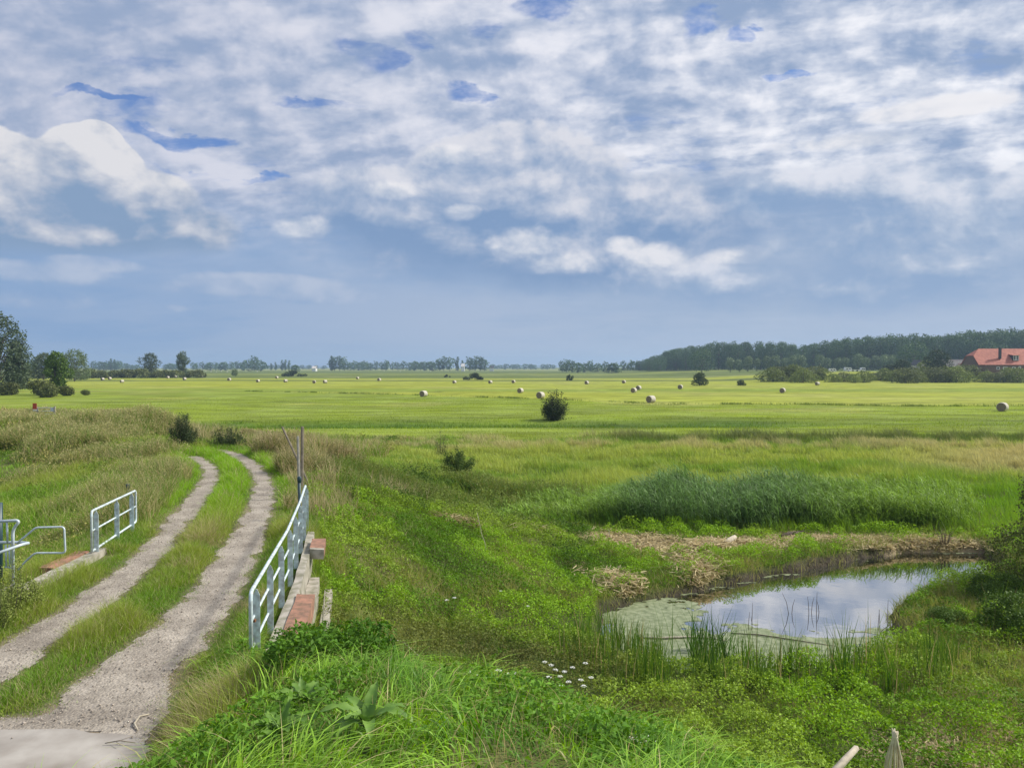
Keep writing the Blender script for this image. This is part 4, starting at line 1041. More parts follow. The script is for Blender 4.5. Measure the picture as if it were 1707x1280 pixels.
# ================================================================== trees
m_bark = simple('bark', (.16, .13, .10), .9, .4, 6, bump=.5)
FM = {k: foliage_mat('foliage_' + k, *v) for k, v in {
    'willow': ((.055, .085, .035), (.15, .19, .10)), 'dark': ((.022, .040, .014), (.060, .090, .028)), 'bright': ((.055, .11, .015), (.13, .21, .03)),
    'wood': ((.045, .095, .035), (.12, .19, .065)), 'grey': ((.04, .07, .035), (.12, .155, .085)), 'pollard': ((.10, .16, .06), (.24, .30, .14)), 'scrub': ((.12, .165, .03), (.30, .35, .085)), 'olive': ((.075, .10, .028), (.20, .22, .07))}.items()}
def quads_at(P, N, size, rr, asp=.7):
    n = len(P); d = rr.normal(0, 1, (n, 3)); d -= N * (d * N).sum(1)[:, None]; d /= np.linalg.norm(d, axis=1)[:, None] + 1e-9; s = np.cross(N, d)
    S1 = (size * rr.uniform(.55, 1.35, n))[:, None]
    V = np.stack([P - d * S1 * .5, P + s * S1 * asp * .5, P + d * S1 * .5, P - s * S1 * asp * .5], 1)
    return V.reshape(-1, 3), np.arange(n * 4).reshape(n, 4)
def crown_points(lobes, n, rr, fill=.35, drop=0.0):
    """leaf positions over the outside of many overlapping lobes (cx, cy, cz, rx, rz)"""
    L = np.array(lobes, float); wgt = L[:, 3] ** 2; idx = rr.choice(len(L), n, p=wgt / wgt.sum()); l = L[idx]
    d = rr.normal(0, 1, (n, 3)); d /= np.linalg.norm(d, axis=1)[:, None]
    rad = 1 - fill * rr.random(n) ** 1.5
    d_ = d * (1 + .28 * (np.sin(d[:, :1] * 9 + idx[:, None]) * np.cos(d[:, 1:2] * 8 + idx[:, None] * 2)) + rr.normal(0, .07, (n, 1)))
    P = l[:, :3] + d_ * np.stack([l[:, 3], l[:, 3], l[:, 4]], -1) * rad[:, None]
    # drop points deep inside the other lobes
    keep = np.ones(n, bool)
    for q in L:
        dd_ = ((P[:, 0] - q[0]) / q[3]) ** 2 + ((P[:, 1] - q[1]) / q[3]) ** 2 + ((P[:, 2] - q[2]) / q[4]) ** 2
        keep &= (dd_ > .36)
    P = P[keep]; d = d[keep]
    N = d + rr.normal(0, .6, d.shape); N /= np.linalg.norm(N, axis=1)[:, None]
    return P, N
def tree_proto(name, H, Wd, seed, trunk=.2, lobes=16, leaf=.45, n=4000, fol='wood', shape='round', trunk_r=None, ragged=.25, fill=.4):
    rr = np.random.default_rng(seed); root = empty(name, (0, 0, 0))
    L = []; tips = []
    zb = H * trunk
    for i in range(lobes):
        if shape == 'column': u = (i + .5) / lobes; zc = zb + (H - zb) * (.06 + .88 * u); rad = Wd / 2 * (.35 + .65 * math.sin(PI * min(1, .18 + u * .80))) ; r_ = Wd * .27 * (1.1 - .5 * u)
        elif shape == 'round': u = rr.random(); zc = zb + (H - zb) * (.15 + .72 * u); rad = Wd / 2 * math.sqrt(max(.05, 1 - ((u - .42) / .62) ** 2)); r_ = Wd * rr.uniform(.14, .24)
        elif shape == 'dome': u = rr.random() ** 1.2; zc = H * (.12 + .68 * u); rad = Wd / 2 * math.sqrt(max(.03, 1 - u ** 2)); r_ = min(Wd * rr.uniform(.12, .2), H * .3)
        elif shape == 'fan': u = (i + .5) / lobes; zc = zb + (H - zb) * (.1 + .78 * rr.random()); rad = Wd / 2 * (.35 + .6 * (zc - zb) / (H - zb)); r_ = Wd * rr.uniform(.10, .17)
        elif shape == 'ball': u = rr.random(); zc = zb + (H - zb) * (.25 + .5 * u); rad = Wd / 2 * .55; r_ = Wd * .26
        a = rr.uniform(0, 2 * PI); q = rad * (1 - ragged * rr.random()) - r_ * .7; q = max(q, 0) * (rr.random() ** .35)
        cx, cy = math.cos(a) * q, math.sin(a) * q
        rz = min(r_ * rr.uniform(.75, 1.15), (H - zb) * .35)
        zc = min(zc, H - rz * .95)
        if shape in ('dome',): zc = max(zc, rz * .6)
        L.append((cx, cy, zc, r_, rz)); tips.append((cx, cy, zc))
    P, N = crown_points(L, n, rr, fill)
    P = P[P[:, 2] > .05 * H * (trunk > 0) + .02]; N = N[:len(P)]
    V, Q = quads_at(P, N, leaf, rr)
    # trunk and limbs
    tr = trunk_r or H * .018; mb = MB()
    if shape == 'dome':
        for tp in tips[:9]: mb.tube([(tp[0] * .15, tp[1] * .15, -.1), (tp[0] * .6, tp[1] * .6, tp[2] * .5), tp], [tr, tr * .7, tr * .25], 5)
    else:
        mb.tube([(0, 0, -.3), (tr * .5, 0, zb * .6 + .1), (0, tr * .5, zb + (H - zb) * .35), (0, 0, zb + (H - zb) * .7)], [tr * 1.25, tr, tr * .6, tr * .25], 8)
        for tp in tips:
            z0 = zb + (tp[2] - zb) * .25; mb.tube([(0, 0, max(z0 * .8, zb * .7)), (tp[0] * .5, tp[1] * .5, (z0 + tp[2]) * .5), tp], [tr * .45, tr * .3, tr * .1], 5)
    mb.build('trunk' if shape != 'dome' else 'stems', m_bark, root)
    np_mesh('crown', V, Q, FM[fol], root)
    root['H'] = H
    return root
def place(root, px, v, y=None, label=None, cat='tree', group=None, scale=1.0, first=False, rz=None, wide=1.0, z=None):
    """stand a copy on the ground at a photo position (v = foot) or at distance y"""
    o = root if first else copy_tree(root)
    if y is None: x, y = at_z(px, v, FZ)
    else: x = ray(px, 612)[0] / ray(px, 612)[1] * y
    zz = hh(x, y) if z is None else z
    o.location = (x, y, zz - .05); o.rotation_euler = (0, 0, rz if rz is not None else random.Random(int(px * 7)).uniform(0, 6.28)); o.scale = (scale * wide, scale * wide, scale)
    props(o, label, cat, group); 
    if 'H' in o: del o['H']
    return o
# left foreground-meadow trees
T = tree_proto('willow_tree', 20.0, 17, 11, .02, 40, .5, 34000, 'grey', 'column', ragged=.3); place(T, -8, 0, 195, 'tall dark grey-green willow cut by the left edge', 'tree', first=True)
T = tree_proto('willow_tree', 17.0, 9, 12, .02, 26, .45, 14000, 'grey', 'column', ragged=.3); place(T, 28, 0, 200, 'lower right shoulder of willow beside the tall left-edge willow', 'tree', first=True, scale=.78)
T = tree_proto('alder_tree', 10.3, 6.6, 13, .05, 24, .38, 10000, 'bright', 'round', ragged=.35); place(T, 94, 0, 178, 'bright green tree in front of the grey-green pair at left', 'tree', first=True)
T = tree_proto('white_willow', 14.0, 16.0, 14, .04, 26, .55, 11000, 'pollard', 'round', ragged=.25); place(T, 124, 0, 340, 'pale grey-green willow behind and right of the bright tree', 'tree', first=True)
T = tree_proto('white_willow', 13.5, 12.0, 15, .04, 22, .55, 9000, 'willow', 'round', ragged=.25); place(T, 72, 0, 345, 'darker willow behind and left of the bright tree', 'tree', first=True)
T = tree_proto('field_tree', 12.0, 12.5, 16, .03, 22, .5, 6500, 'willow', 'round', ragged=.5); place(T, 251, 0, 480, 'broad ragged tree standing alone in the left hedge', 'tree', first=True, scale=1.25)
T = tree_proto('field_tree', 14.0, 12.0, 17, .03, 22, .5, 6500, 'willow', 'fan', ragged=.4); place(T, 306, 0, 490, 'tall ragged tree with upright crown right of the broad one', 'tree', first=True, scale=1.24)
T = tree_proto('round_willow', 5.2, 5.6, 18, .10, 10, .5, 1300, 'pollard', 'ball'); place(T, 391, 0, 500, 'little round willow on the edge of the left meadow', 'tree', first=True, scale=1.15)
# scrub at the foot of the left trees
SC = tree_proto('scrub_bush', 3.0, 5.5, 21, 0, 16, .26, 4200, 'olive', 'dome', ragged=.3)
scr = [(62, 170, 1.15, 'olive scrub at the foot of the bright green tree'), (20, 172, .95, 'low scrub under the tall left-edge willow'), (105, 168, .75, 'rounded scrub right of the bright tree foot'), (84, 160, .9, 'dark rounded scrub directly under the bright tree'),
       (140, 172, .42, 'lowest tuft of scrub trailing off right of the bright tree')]
for i, (px, y, s, lab) in enumerate(scr): place(SC, px, 0, y, lab, 'bush', 'scrub under the left trees', s, first=(i == 0), wide=1.5)
# low hedge strips behind the left bales
HB = tree_proto('hedge_bush', 3.2, 10.0, 22, 0, 18, .4, 2600, 'olive', 'dome', ragged=.3)
hb = [(40, 430), (128, 436), (148, 438), (168, 440), (190, 442), (212, 444), (234, 446), (272, 448), (290, 450), (328, 452)]
for i, (px, y) in enumerate(hb): place(HB, px, 0, y, ('%s bush of the low olive hedge behind the left bales, counted from the left' % ['first', 'second', 'third', 'fourth', 'fifth', 'sixth', 'seventh', 'eighth', 'ninth', 'tenth'][i]), 'bush', 'low hedge behind the left bales', 1.35 + .45 * random.Random(i).random(), first=(i == 0), wide=1.2)
LT = tree_proto('thicket', 3.0, 13.0, 23, 0, 20, .36, 3600, 'dark', 'dome', ragged=.3)
for i, (px, y, s, w_, lab) in enumerate([(488, 520, 1.35, 1.15, 'low dark thicket behind the tiny bales left of centre'), (790, 385, 1.2, .8, 'low dark thicket above the small bales in the centre'), (745, 480, .6, .7, 'small dark bush left of the central thicket'), (950, 367, .95, .45, 'small olive bush right of the central thicket')]):
    place(LT, px, 0, y, lab, 'thicket', None, s, first=(i == 0), wide=w_)
RB = tree_proto('round_bush', 5.2, 7.0, 24, 0, 18, .3, 5200, 'dark', 'dome', ragged=.1); place(RB, 1166, 0, 262, 'round dark green bush in the meadow right of centre', 'bush', first=True, scale=.93)
place(RB, 1235, 0, 262, 'faint low bush right of the round dark one', 'bush', scale=.42, wide=1.3)
# lone thorny bush in the meadow: many upright shoots
def shoot_bush(name, H, Wd, seed, nsh, leaf, n, fol, label, x, y, ragged=.35):
    rr = np.random.default_rng(seed); root = empty(name, (x, y, hh(x, y) - .03)); mb = MB(); Ps, Ns = [], []
    for i in range(nsh):
        a = rr.uniform(0, 2 * PI); sp_ = Wd / 2 * rr.random() ** .6; h = H * (.45 + .55 * rr.random() ** 1.3) * (1 - .35 * (sp_ / (Wd / 2)) ** 2)
        p0 = (math.cos(a) * sp_ * .25, math.sin(a) * sp_ * .25, -.05); p2 = (math.cos(a) * sp_, math.sin(a) * sp_, h); p1 = (p2[0] * .75, p2[1] * .75, h * .5)
        mb.tube([p0, p1, p2], [H * .008, H * .005, H * .0015], 5)
        k = int(n / nsh); t = rr.random(k) ** .8
        q = (1 - t)[:, None] ** 2 * np.array(p0) + 2 * (t * (1 - t))[:, None] * np.array(p1) + (t ** 2)[:, None] * np.array(p2)
        Ps.append(q + rr.normal(0, 1, (k, 3)) * (H * (.085 + .05 * rr.random()) * (1.15 - .9 * t))[:, None]); Ns.append(rr.normal(0, 1, (k, 3)))
    P = np.concatenate(Ps); N = np.concatenate(Ns); N /= np.linalg.norm(N, axis=1)[:, None]; P = P[P[:, 2] > 0]; N = N[:len(P)]
    V, Q = quads_at(P, N, leaf, rr, .55)
    mb.build('stems', m_bark, root); np_mesh('crown', V, Q, FM[fol], root); return props(root, label, 'bush')
x, y = at_z(925, 702, FZ - .3); shoot_bush('thorn_bush', 4.2, 3.3, 31, 46, .15, 8500, 'dark', 'lone dark bush with upright shoots in the bright meadow', x, y)
x, y, z = ground_hit(289, 752); shoot_bush('thorn_bush', 2.0, 1.6, 32, 40, .055, 11000, 'dark', 'dark spiky bush at the bend of the track', x, y + 1.0)
x, y, z = ground_hit(318, 752); shoot_bush('low_bush', 1.2, 2.2, 36, 36, .05, 8000, 'dark', 'low dark bush just right of the spiky one at the bend', x + .8, y + 2.6)
x, y, z = ground_hit(761, 796); shoot_bush('elder_bush', 1.9, 2.0, 33, 44, .07, 11000, 'bright', 'green elder bush in the rough ground behind the bank', x, y + .5)
x, y, z = ground_hit(745, 745); shoot_bush('sapling', 2.2, .9, 34, 10, .07, 900, 'olive', 'thin straggly sapling behind the elder bush', x, y - 6)
# big bush at the right edge, leaning over the pond
BB = tree_proto('big_bush', 4.6, 6.0, 35, 0, 60, .075, 90000, 'dark', 'dome', ragged=.45, trunk_r=.05)
for o_ in BB.children:
    if o_.name.startswith('crown'): o_.data.materials[0] = foliage_mat('foliage_bramble', (.06, .09, .018), (.19, .21, .045))
BB.scale = (.88, .88, .95); x, y = at_z(1812, 990, -6.7); BB.location = (x, y + .6, hh(x, y) - .1); del BB['H']; props(BB, 'big dark bush at the right edge overhanging the pond', 'bush')
SB = tree_proto('bramble', 1.5, 3.2, 37, 0, 22, .075, 16000, 'bright', 'dome', ragged=.3, trunk_r=.02)
for i, (px, v, s, lab) in enumerate([(1668, 1004, .6, 'low bramble at the waterline left of the big bush'), (1700, 1062, .75, 'bramble in front of the big bush'), (1575, 1046, .4, 'small bramble on the grassy spit in the pond')]):
    o = SB if i == 0 else copy_tree(SB); x, y = at_z(px, v, -6.9); o.location = (x, y, hh(x, y) - .05); o.rotation_euler = (0, 0, i * 2.0); o.scale = (s * 1.1, s * 1.1, s); props(o, lab, 'bush', 'brambles beside the pond')
    if 'H' in o: del o['H']

# ---- right: willow scrub, pollards, wood
SW = [tree_proto('scrub_willow', 6.0, 12.0, 41 + k, 0, 24, .42, 4600, ['scrub', 'olive', 'scrub'][k], 'dome', ragged=.3) for k in range(3)]
sw = []
rr_ = random.Random(5)
pxs_ = list(range(1288, 1760, 17))
for i, px in enumerate(pxs_):
    dep = 315 + rr_.uniform(-8, 22); top = {0: .78}.get(0) * rr_.uniform(.7, 1.12)
    if 1385 < px < 1475: top *= .72
    if px > 1560: top *= .98
    sw.append((px, dep, top))
ords = ['first', 'second', 'third', 'fourth', 'fifth', 'sixth', 'seventh', 'eighth', 'ninth', 'tenth', 'eleventh', 'twelfth', 'thirteenth', 'fourteenth', 'fifteenth', 'sixteenth', 'seventeenth', 'eighteenth', 'nineteenth', 'twentieth',
        'twenty-first', 'twenty-second', 'twenty-third', 'twenty-fourth', 'twenty-fifth', 'twenty-sixth', 'twenty-seventh', 'twenty-eighth', 'twenty-ninth', 'thirtieth']
for i, (px, y, s) in enumerate(sw):
    k = i % 3; place(SW[k], px, 0, y, '%s bush from the left in the long willow scrub belt' % ords[i], 'bush', 'willow scrub along the right of the meadow', s * 1.35, first=(i < 3), wide=1.25)
PW = tree_proto('pollard_willow', 8.0, 8.0, 45, .16, 12, .6, 1500, 'pollard', 'ball')
pol = [1217, 1232, 1247, 1262, 1278, 1293, 1308, 1322, 1336, 1366, 1379, 1397, 1409, 1430, 1444, 1460, 1474, 1488]
for i, px in enumerate(pol):
    place(PW, px, 0, 560, '%s pollard from the left in the row before the wood' % ords[i], 'tree', 'pollard willows in a row', 1.42 * rr_.uniform(.85, 1.05) * (1.1 if i in (8, 9, 13) else 1), first=(i == 0))
GW = [tree_proto('wood_tree', 25.0, 19.0, 51, .0, 30, .85, 6500, 'wood', 'round', ragged=.2), tree_proto('wood_tree', 24.0, 21.0, 52, .0, 30, .85, 6500, 'wood', 'round', ragged=.2), tree_proto('wood_tree', 26.0, 14.0, 53, .0, 24, .9, 3800, 'wood', 'column', ragged=.2)]
def top_v(px): return np.interp(px, [1062, 1080, 1105, 1125, 1160, 1200, 1240, 1310, 1330, 1350, 1380, 1420, 1480, 1500, 1512, 1520, 1560, 1620, 1680, 1720, 1800], [601, 597, 588, 580, 576, 570, 571, 571, 577, 574, 568, 564, 558, 557, 570, 557, 558, 553, 550, 550, 553])
def y_wood(px): return np.interp(px, [1060, 1200, 1500, 1800], [860, 700, 610, 560])
k = 0
for row in range(3):
    px = 1066 + row * 6
    while px < 1790:
        y = y_wood(px) + 30 * row
        zt = -(top_v(px) - HOR) / F * y; need = zt - hh(ray(px, 612)[0] * y, y)
        if not (1508 < px < 1517 and True):
            p_ = GW[k % 3]; s = need / [25.0, 24.0, 26.0][k % 3] * rr_.uniform(.93, 1.04) * (1 if row == 0 else 1.03)
            place(p_, px, 0, y, 'tall hazy blue-green tree in the dense wood at right', 'tree', 'trees of the wood behind the farm', s, first=(k < 3), wide=1.0 if px > 1150 else 1.25)
            k += 1
        px += (15 + 6 * rr_.random()) * (1.0 if px > 1150 else .8)
LR = tree_proto('round_tree', 21.0, 25.0, 54, .08, 24, 1.0, 4200, 'wood', 'round', ragged=.1)
place(LR, 1170, 0, 600, 'broad round tree standing forward of the wood edge', 'tree', first=True, scale=.9)
place(LR, 1525, 0, 500, 'broad light green tree behind the dark farm tree', 'tree', scale=.95)
place(LR, 1655, 0, 520, 'broad grey-green tree behind the farmhouse roof', 'tree', scale=1.0)
place(LR, 1328, 0, 590, 'rounded grey tree between the two pollard rows', 'tree', scale=.62)
place(LR, 1100, 0, 760, 'rounded pale tree at the low left end of the wood', 'tree', scale=.7)
place(LR, 1082, 0, 770, 'smaller rounded tree at the very left tip of the wood', 'tree', scale=.55)
DT = tree_proto('farm_tree', 12.5, 13.0, 55, .06, 22, .5, 6500, 'dark', 'round', ragged=.15)
place(DT, 1563, 0, 328, 'nearly black leafy tree left of the farm buildings', 'tree', first=True, scale=.93, z=-4.0)
place(DT, 1505, 0, 332, 'low dark tree left of the small white house', 'tree', scale=.58, wide=1.15, z=-4.0)
place(DT, 1484, 0, 334, 'lowest dark bush at the left end of the farm trees', 'bush', scale=.42, wide=1.4, z=-4.0)

# ---- far tree line along the horizon
FT = [tree_proto('far_tree', 16.0, 17.0, 61, .05, 14, 1.6, 700, 'wood', 'round', ragged=.2), tree_proto('far_tree', 15.0, 22.0, 62, .05, 16, 1.8, 700, 'wood', 'dome', ragged=.2), tree_proto('far_poplar', 20.0, 8.0, 63, .05, 14, 1.4, 600, 'wood', 'column', ragged=.2)]
far = []   # px, top v, distance, kind
def run(px0, px1, top, dist, step, kind=0, jit=1.5):
    px = px0
    while px <= px1:
        far.append((px, top + rr_.uniform(-jit, jit), dist * rr_.uniform(.95, 1.08), kind if isinstance(kind, int) else rr_.choice(kind))); px += step * rr_.uniform(.75, 1.25)
run(156, 206, 601.5, 1500, 7, (0, 1)); far += [(185, 597, 1450, 2), (191, 598.5, 1450, 2)]
run(210, 232, 606, 1700, 8, 1); run(275, 300, 605, 1700, 8, 1); run(322, 350, 604, 1500, 8, 0); run(352, 412, 603, 1500, 9, (0, 1)); far += [(424, 593, 1250, 0), (416, 598, 1300, 1), (434, 601, 1300, 1)]
far += [(459, 603, 1500, 2), (470, 599.5, 1400, 2), (476, 599, 1400, 2), (482, 600, 1400, 2), (494, 607, 1000, 1), (452, 605, 1500, 2)]
run(440, 545, 608, 2300, 11, 1, .8)
far += [(553, 592.5, 1250, 2), (558, 594, 1250, 0), (566, 593.5, 1250, 0), (574, 594.5, 1260, 0)]
run(583, 722, 602.5, 1450, 9, (0, 1), 1.8); far += [(643, 600, 1380, 0), (607, 601, 1380, 0), (690, 601, 1380, 1)]
far += [(722, 601, 1300, 1), (733, 597, 1250, 0), (740, 593.5, 1250, 0), (750, 595, 1250, 0), (763, 594, 1200, 2), (771, 600, 1250, 2), (782, 594.5, 1200, 0), (792, 593.5, 1200, 0), (800, 593.5, 1200, 0), (807, 598, 1200, 0)]
run(820, 935, 606.5, 2200, 11, 1, .9)
far += [(937, 601, 900, 0), (944, 598.5, 880, 0), (953, 600, 880, 0), (962, 603, 900, 1), (973, 604, 950, 1), (984, 600.5, 1000, 0), (996, 604, 950, 1), (1008, 602, 1000, 0), (1018, 604, 800, 1), (1028, 603, 800, 1), (1040, 601, 1000, 0), (1052, 600, 1000, 0), (1062, 600, 950, 1)]
run(0, 60, 603, 1700, 9, 1)
gs = [('left', 0, 240), ('left-centre', 240, 450), ('centre-left', 450, 590), ('centre', 590, 720), ('centre-right', 720, 830), ('right-centre', 830, 1100)]
far.sort(key=lambda q: q[0])
cnt = 0; names_used = {}
seen = {0: False, 1: False, 2: False}
for (px, tv, dist, kd) in far:
    zt = (HOR - tv) / F * dist; need = zt - FZ; s = max(need, 4) / [16.0, 15.0, 20.0][kd]
    lab = {0: 'rounded hazy tree in the low blue line along the horizon', 1: 'spreading low tree in the blue line along the horizon', 2: 'slim poplar rising from the blue line on the horizon'}[kd]
    place(FT[kd], px, 0, dist, lab, 'tree', {0: 'rounded trees on the horizon', 1: 'low spreading trees on the horizon', 2: 'poplars on the horizon'}[kd], s, first=not seen[kd], wide=[1.0, 1.25, 1.0][kd] * (1.25 if dist > 2000 else 1.0), z=FZ)
    seen[kd] = True

# ================================================================== railings and bridge
m_rail = simple('pale_blue_paint', (.66, .78, .81), .5, .12, 12, c2=(.38, .42, .42), detail=12)
m_galv = simple('galvanised_steel', (.60, .68, .72), .4, .2, 10, metal=.1)
m_dark = simple('dark_teal_paint', (.015, .05, .06), .4, .2, 10)
m_brick = simple('red_coping', (.38, .19, .125), .9, .3, 7, bump=.6, c2=(.19, .115, .075), detail=11)
m_conc = simple('pale_concrete', (.44, .40, .34), .9, .3, 5, bump=.6, c2=(.20, .19, .13), detail=11)
m_rust = simple('rust', (.22, .09, .04), .9, .3, 10)
def lerp3(a, b, t): return tuple(a[i] + (b[i] - a[i]) * t for i in range(3))
def flat_post(mb, x, y, z0, z1, ang, w=.095, th=.014):
    """flat bar standing across the rail, its top cut off at a slant"""
    ca, sa = math.cos(ang), math.sin(ang); nx_, ny_ = -sa, ca      # along rail = (ca, sa)
    v = []
    for t in (-th / 2, th / 2):
        for q, z in ((-w / 2, z0), (w / 2, z0), (w / 2, z1 - .09), (w * .12, z1), (-w * .12, z1), (-w / 2, z1 - .09)):
            v.append((x + ca * t + nx_ * q, y + sa * t + ny_ * q, z))
    mb.add(v, [(5, 4, 3, 2, 1, 0), (6, 7, 8, 9, 10, 11)] + [(i, (i + 1) % 6, 6 + (i + 1) % 6, 6 + i) for i in range(6)])
rp = [(-3.52, 10.3), (-4.17, 14.23), (-4.78, 17.3), (-5.30, 19.7)]
def on_rail(y): return float(np.interp(y, [p[1] for p in rp], [p[0] for p in rp]))
zt_, zb_ = -3.03, -4.12
rt = empty('bridge_railing', (rp[0][0], rp[0][1], zb_)); off = np.array([rp[0][0], rp[0][1], zb_])
loc = lambda p: tuple(np.array(p, float) - off)
mb = MB(); mb.tube([loc(p) for p in fillet([(rp[0][0], rp[0][1], zb_ + .02), (rp[0][0], rp[0][1], zt_)] + [(*p, zt_) for p in rp[1:]] + [(rp[-1][0], rp[-1][1], zb_ + .25)], .12)], .027, 10); mb.build('top_rail', m_rail, rt, smooth=True)
for name, z in (('middle_rail', zt_ - .40), ('lower_rail', zt_ - .78)):
    mb = MB(); mb.tube([loc((*p, z)) for p in rp], .02, 8); mb.build(name, m_rail, rt, smooth=True)
for i in range(8):
    y = 10.55 + i * (19.5 - 10.55) / 7; x = on_rail(y) + .035; a = math.atan2(1, -.2)
    mb = MB(); flat_post(mb, x - off[0], y - off[1], 0.0, zt_ - off[2] + .0 - .028, a); mb.build('post', m_rail, rt)
mb = MB(); mb.box(loc((on_rail(10.42) + .02, 10.42, zt_ - .42)), (.05, .05, .035)); mb.build('rusty_clamp', m_rust, rt)
props(rt, 'long pale blue railing along the right side of the bridge', 'railing')
# left railing
p0, p1 = (-8.86, 16.15), (-9.32, 19.0); lt = empty('wing_railing', (*p0, zb_)); off = np.array([*p0, zb_])
mb = MB(); q = fillet([(*p0, zt_ - .85), (*p0, zt_), (*p1, zt_ - .02), (*p1, zt_ - .80), (*p0, zt_ - .85)], .1)
mb.tube([loc(p) for p in q], .025, 10); mb.build('rail_frame', m_rail, lt, smooth=True)
mb = MB(); mb.tube([loc((*p0, zt_ - .42)), loc((*p1, zt_ - .41))], .02, 8); mb.build('middle_rail', m_rail, lt, smooth=True)
for t in (.06, .5, .86):
    x, y = p0[0] + (p1[0] - p0[0]) * t, p0[1] + (p1[1] - p0[1]) * t
    mb = MB(); flat_post(mb, x - off[0] + .03, y - off[1], -.1, zt_ - off[2] - .03, math.atan2(2.85, -.46), w=.10); mb.build('post', m_rail, lt)
props(lt, 'short pale blue three-post railing left of the track', 'railing')
# barrier at the left edge
yb = 13.4
W = lambda px, v, y=yb: at_y(px, v, y)
sg = empty('swing_barrier', W(20, 975)); off = np.array(W(20, 975))
mb = MB(); mb.tube([loc(p) for p in fillet([W(28, 906), W(34.4, 900), W(60, 879), W(107, 878), W(109, 921.5), W(58.4, 921.5), W(42, 936), W(30, 950)], .06)], .017, 8); mb.build('swing_arm', m_galv, sg, smooth=True)
mb = MB(); mb.tube([loc(p) for p in fillet([W(-20, 870), W(34, 867), W(21.5, 882), W(22, 985)], .10)], .026, 8); mb.build('hoop_post', m_galv, sg, smooth=True)
mb = MB(); mb.tube([loc(p) for p in fillet([W(-25, 904, 13.6), W(38, 904, 13.6), W(48, 905, 13.3), W(38, 907, 13.0), W(-15, 926, 12.6)], .08)], .026, 8); mb.build('hand_rail', m_galv, sg, smooth=True)
for px, a, b_ in ((11.5, 870, 906), (9.5, 908, 945), (15.5, 908, 945)):
    mb = MB(); mb.tube([loc(W(px, a)), loc(W(px + 1, b_))], .016, 8); mb.build('upright', m_galv, sg, smooth=True)
mb = MB(); mb.tube([loc(W(8, 945)), loc(W(22, 946))], .016, 8); mb.build('foot_bar', m_galv, sg, smooth=True)
mb = MB(); mb.tube([loc(W(-1, 838, 14)), loc(W(-1, 985, 14))], .055, 10); mb.build('gate_post', m_dark, sg, smooth=True)
props(sg, 'galvanised tubular barrier cut by the left edge', 'barrier')
# dark marker posts
for i, (px, v0, y, lab) in enumerate([(499, 794, 20.4, 'black topped post at the far end of the long railing'), (213, 806, 22.6, 'dark teal post behind the short left railing')]):
    top = at_y(px, v0, y); g_ = hh(top[0], y); h = top[2] - g_ + .2
    r_ = empty('marker_post', (top[0], y, g_ - .2)); mb = MB(); mb.tube([(0, 0, 0), (0, 0, h - .12)], .038, 8); mb.build('shaft', m_dark, r_, smooth=True)
    mb = MB(); mb.tube([(0, 0, h - .16), (0, 0, h - .13), (0, 0, h - .02), (0, 0, h)], [.045, .055, .055, .035], 10); mb.build('cap', m_dark, r_, smooth=True); props(r_, lab, 'post')
# bridge masonry
br = empty('culvert_bridge', (-3.9, 14, -4.1)); off = np.array([-3.9, 14, -4.1])
def strip(name, ys, o0, o1, z0, z1, m, parent=br, side=1, rough=.012, fx=None):
    fx = fx or on_rail; mb = MB(); rr = random.Random(len(name)); v = []
    for y in ys:
        a, b_ = fx(y) + o0, fx(y) + o1; j = lambda: rr.uniform(-rough, rough)
        v += [(a + j() - off[0], y - off[1], z0 - off[2]), (b_ + j() - off[0], y - off[1], z0 - off[2]), (b_ + j() - off[0], y - off[1], z1 + j() - off[2]), (a + j() - off[0], y - off[1], z1 + j() - off[2])]
    k = len(ys); f = [(0, 1, 2, 3), tuple(4 * (k - 1) + q for q in (3, 2, 1, 0))]
    for i in range(k - 1):
        for q in range(4): f.append((4 * i + q, 4 * (i + 1) + q, 4 * (i + 1) + (q + 1) % 4, 4 * i + (q + 1) % 4))
    mb.add(v, f); return mb.build(name, m, parent)
ar = lambda a, b_, s: list(np.arange(a, b_, s)) + [b_]
strip('kerb', ar(10.25, 18.9, .45), .085, .25, -5.6, -4.05, m_conc)
strip('head_wall', ar(11.2, 16.4, .45), .253, .48, -6.4, -4.50, m_conc)
strip('coping', ar(10.35, 13.55, .4), .254, .56, -4.297, -4.02, m_brick)
strip('coping', ar(16.75, 17.7, .3), .254, .56, -4.14, -3.95, m_brick)
strip('coping_end', [16.62, 16.747], .254, .56, -4.16, -3.95, m_conc)
strip('wing_wall', ar(14.0, 16.8, .4), .58, .74, -5.9, -4.86, m_conc)
fl = lambda y: float(np.interp(y, [13, 16.2, 19], [-8.72, -8.87, -9.32]))
strip('kerb', ar(13.7, 16.7, .4), -.12, .12, -4.6, -3.93, m_conc, fx=fl)
strip('kerb_end', [13.25, 13.68], -.16, .20, -4.6, -3.86, m_conc, fx=fl)
strip('coping', ar(14.9, 16.3, .35), -.40, -.125, -4.3, -3.90, m_brick, fx=fl)
props(br, 'low concrete culvert bridge with red brick coping under the railings', 'bridge')

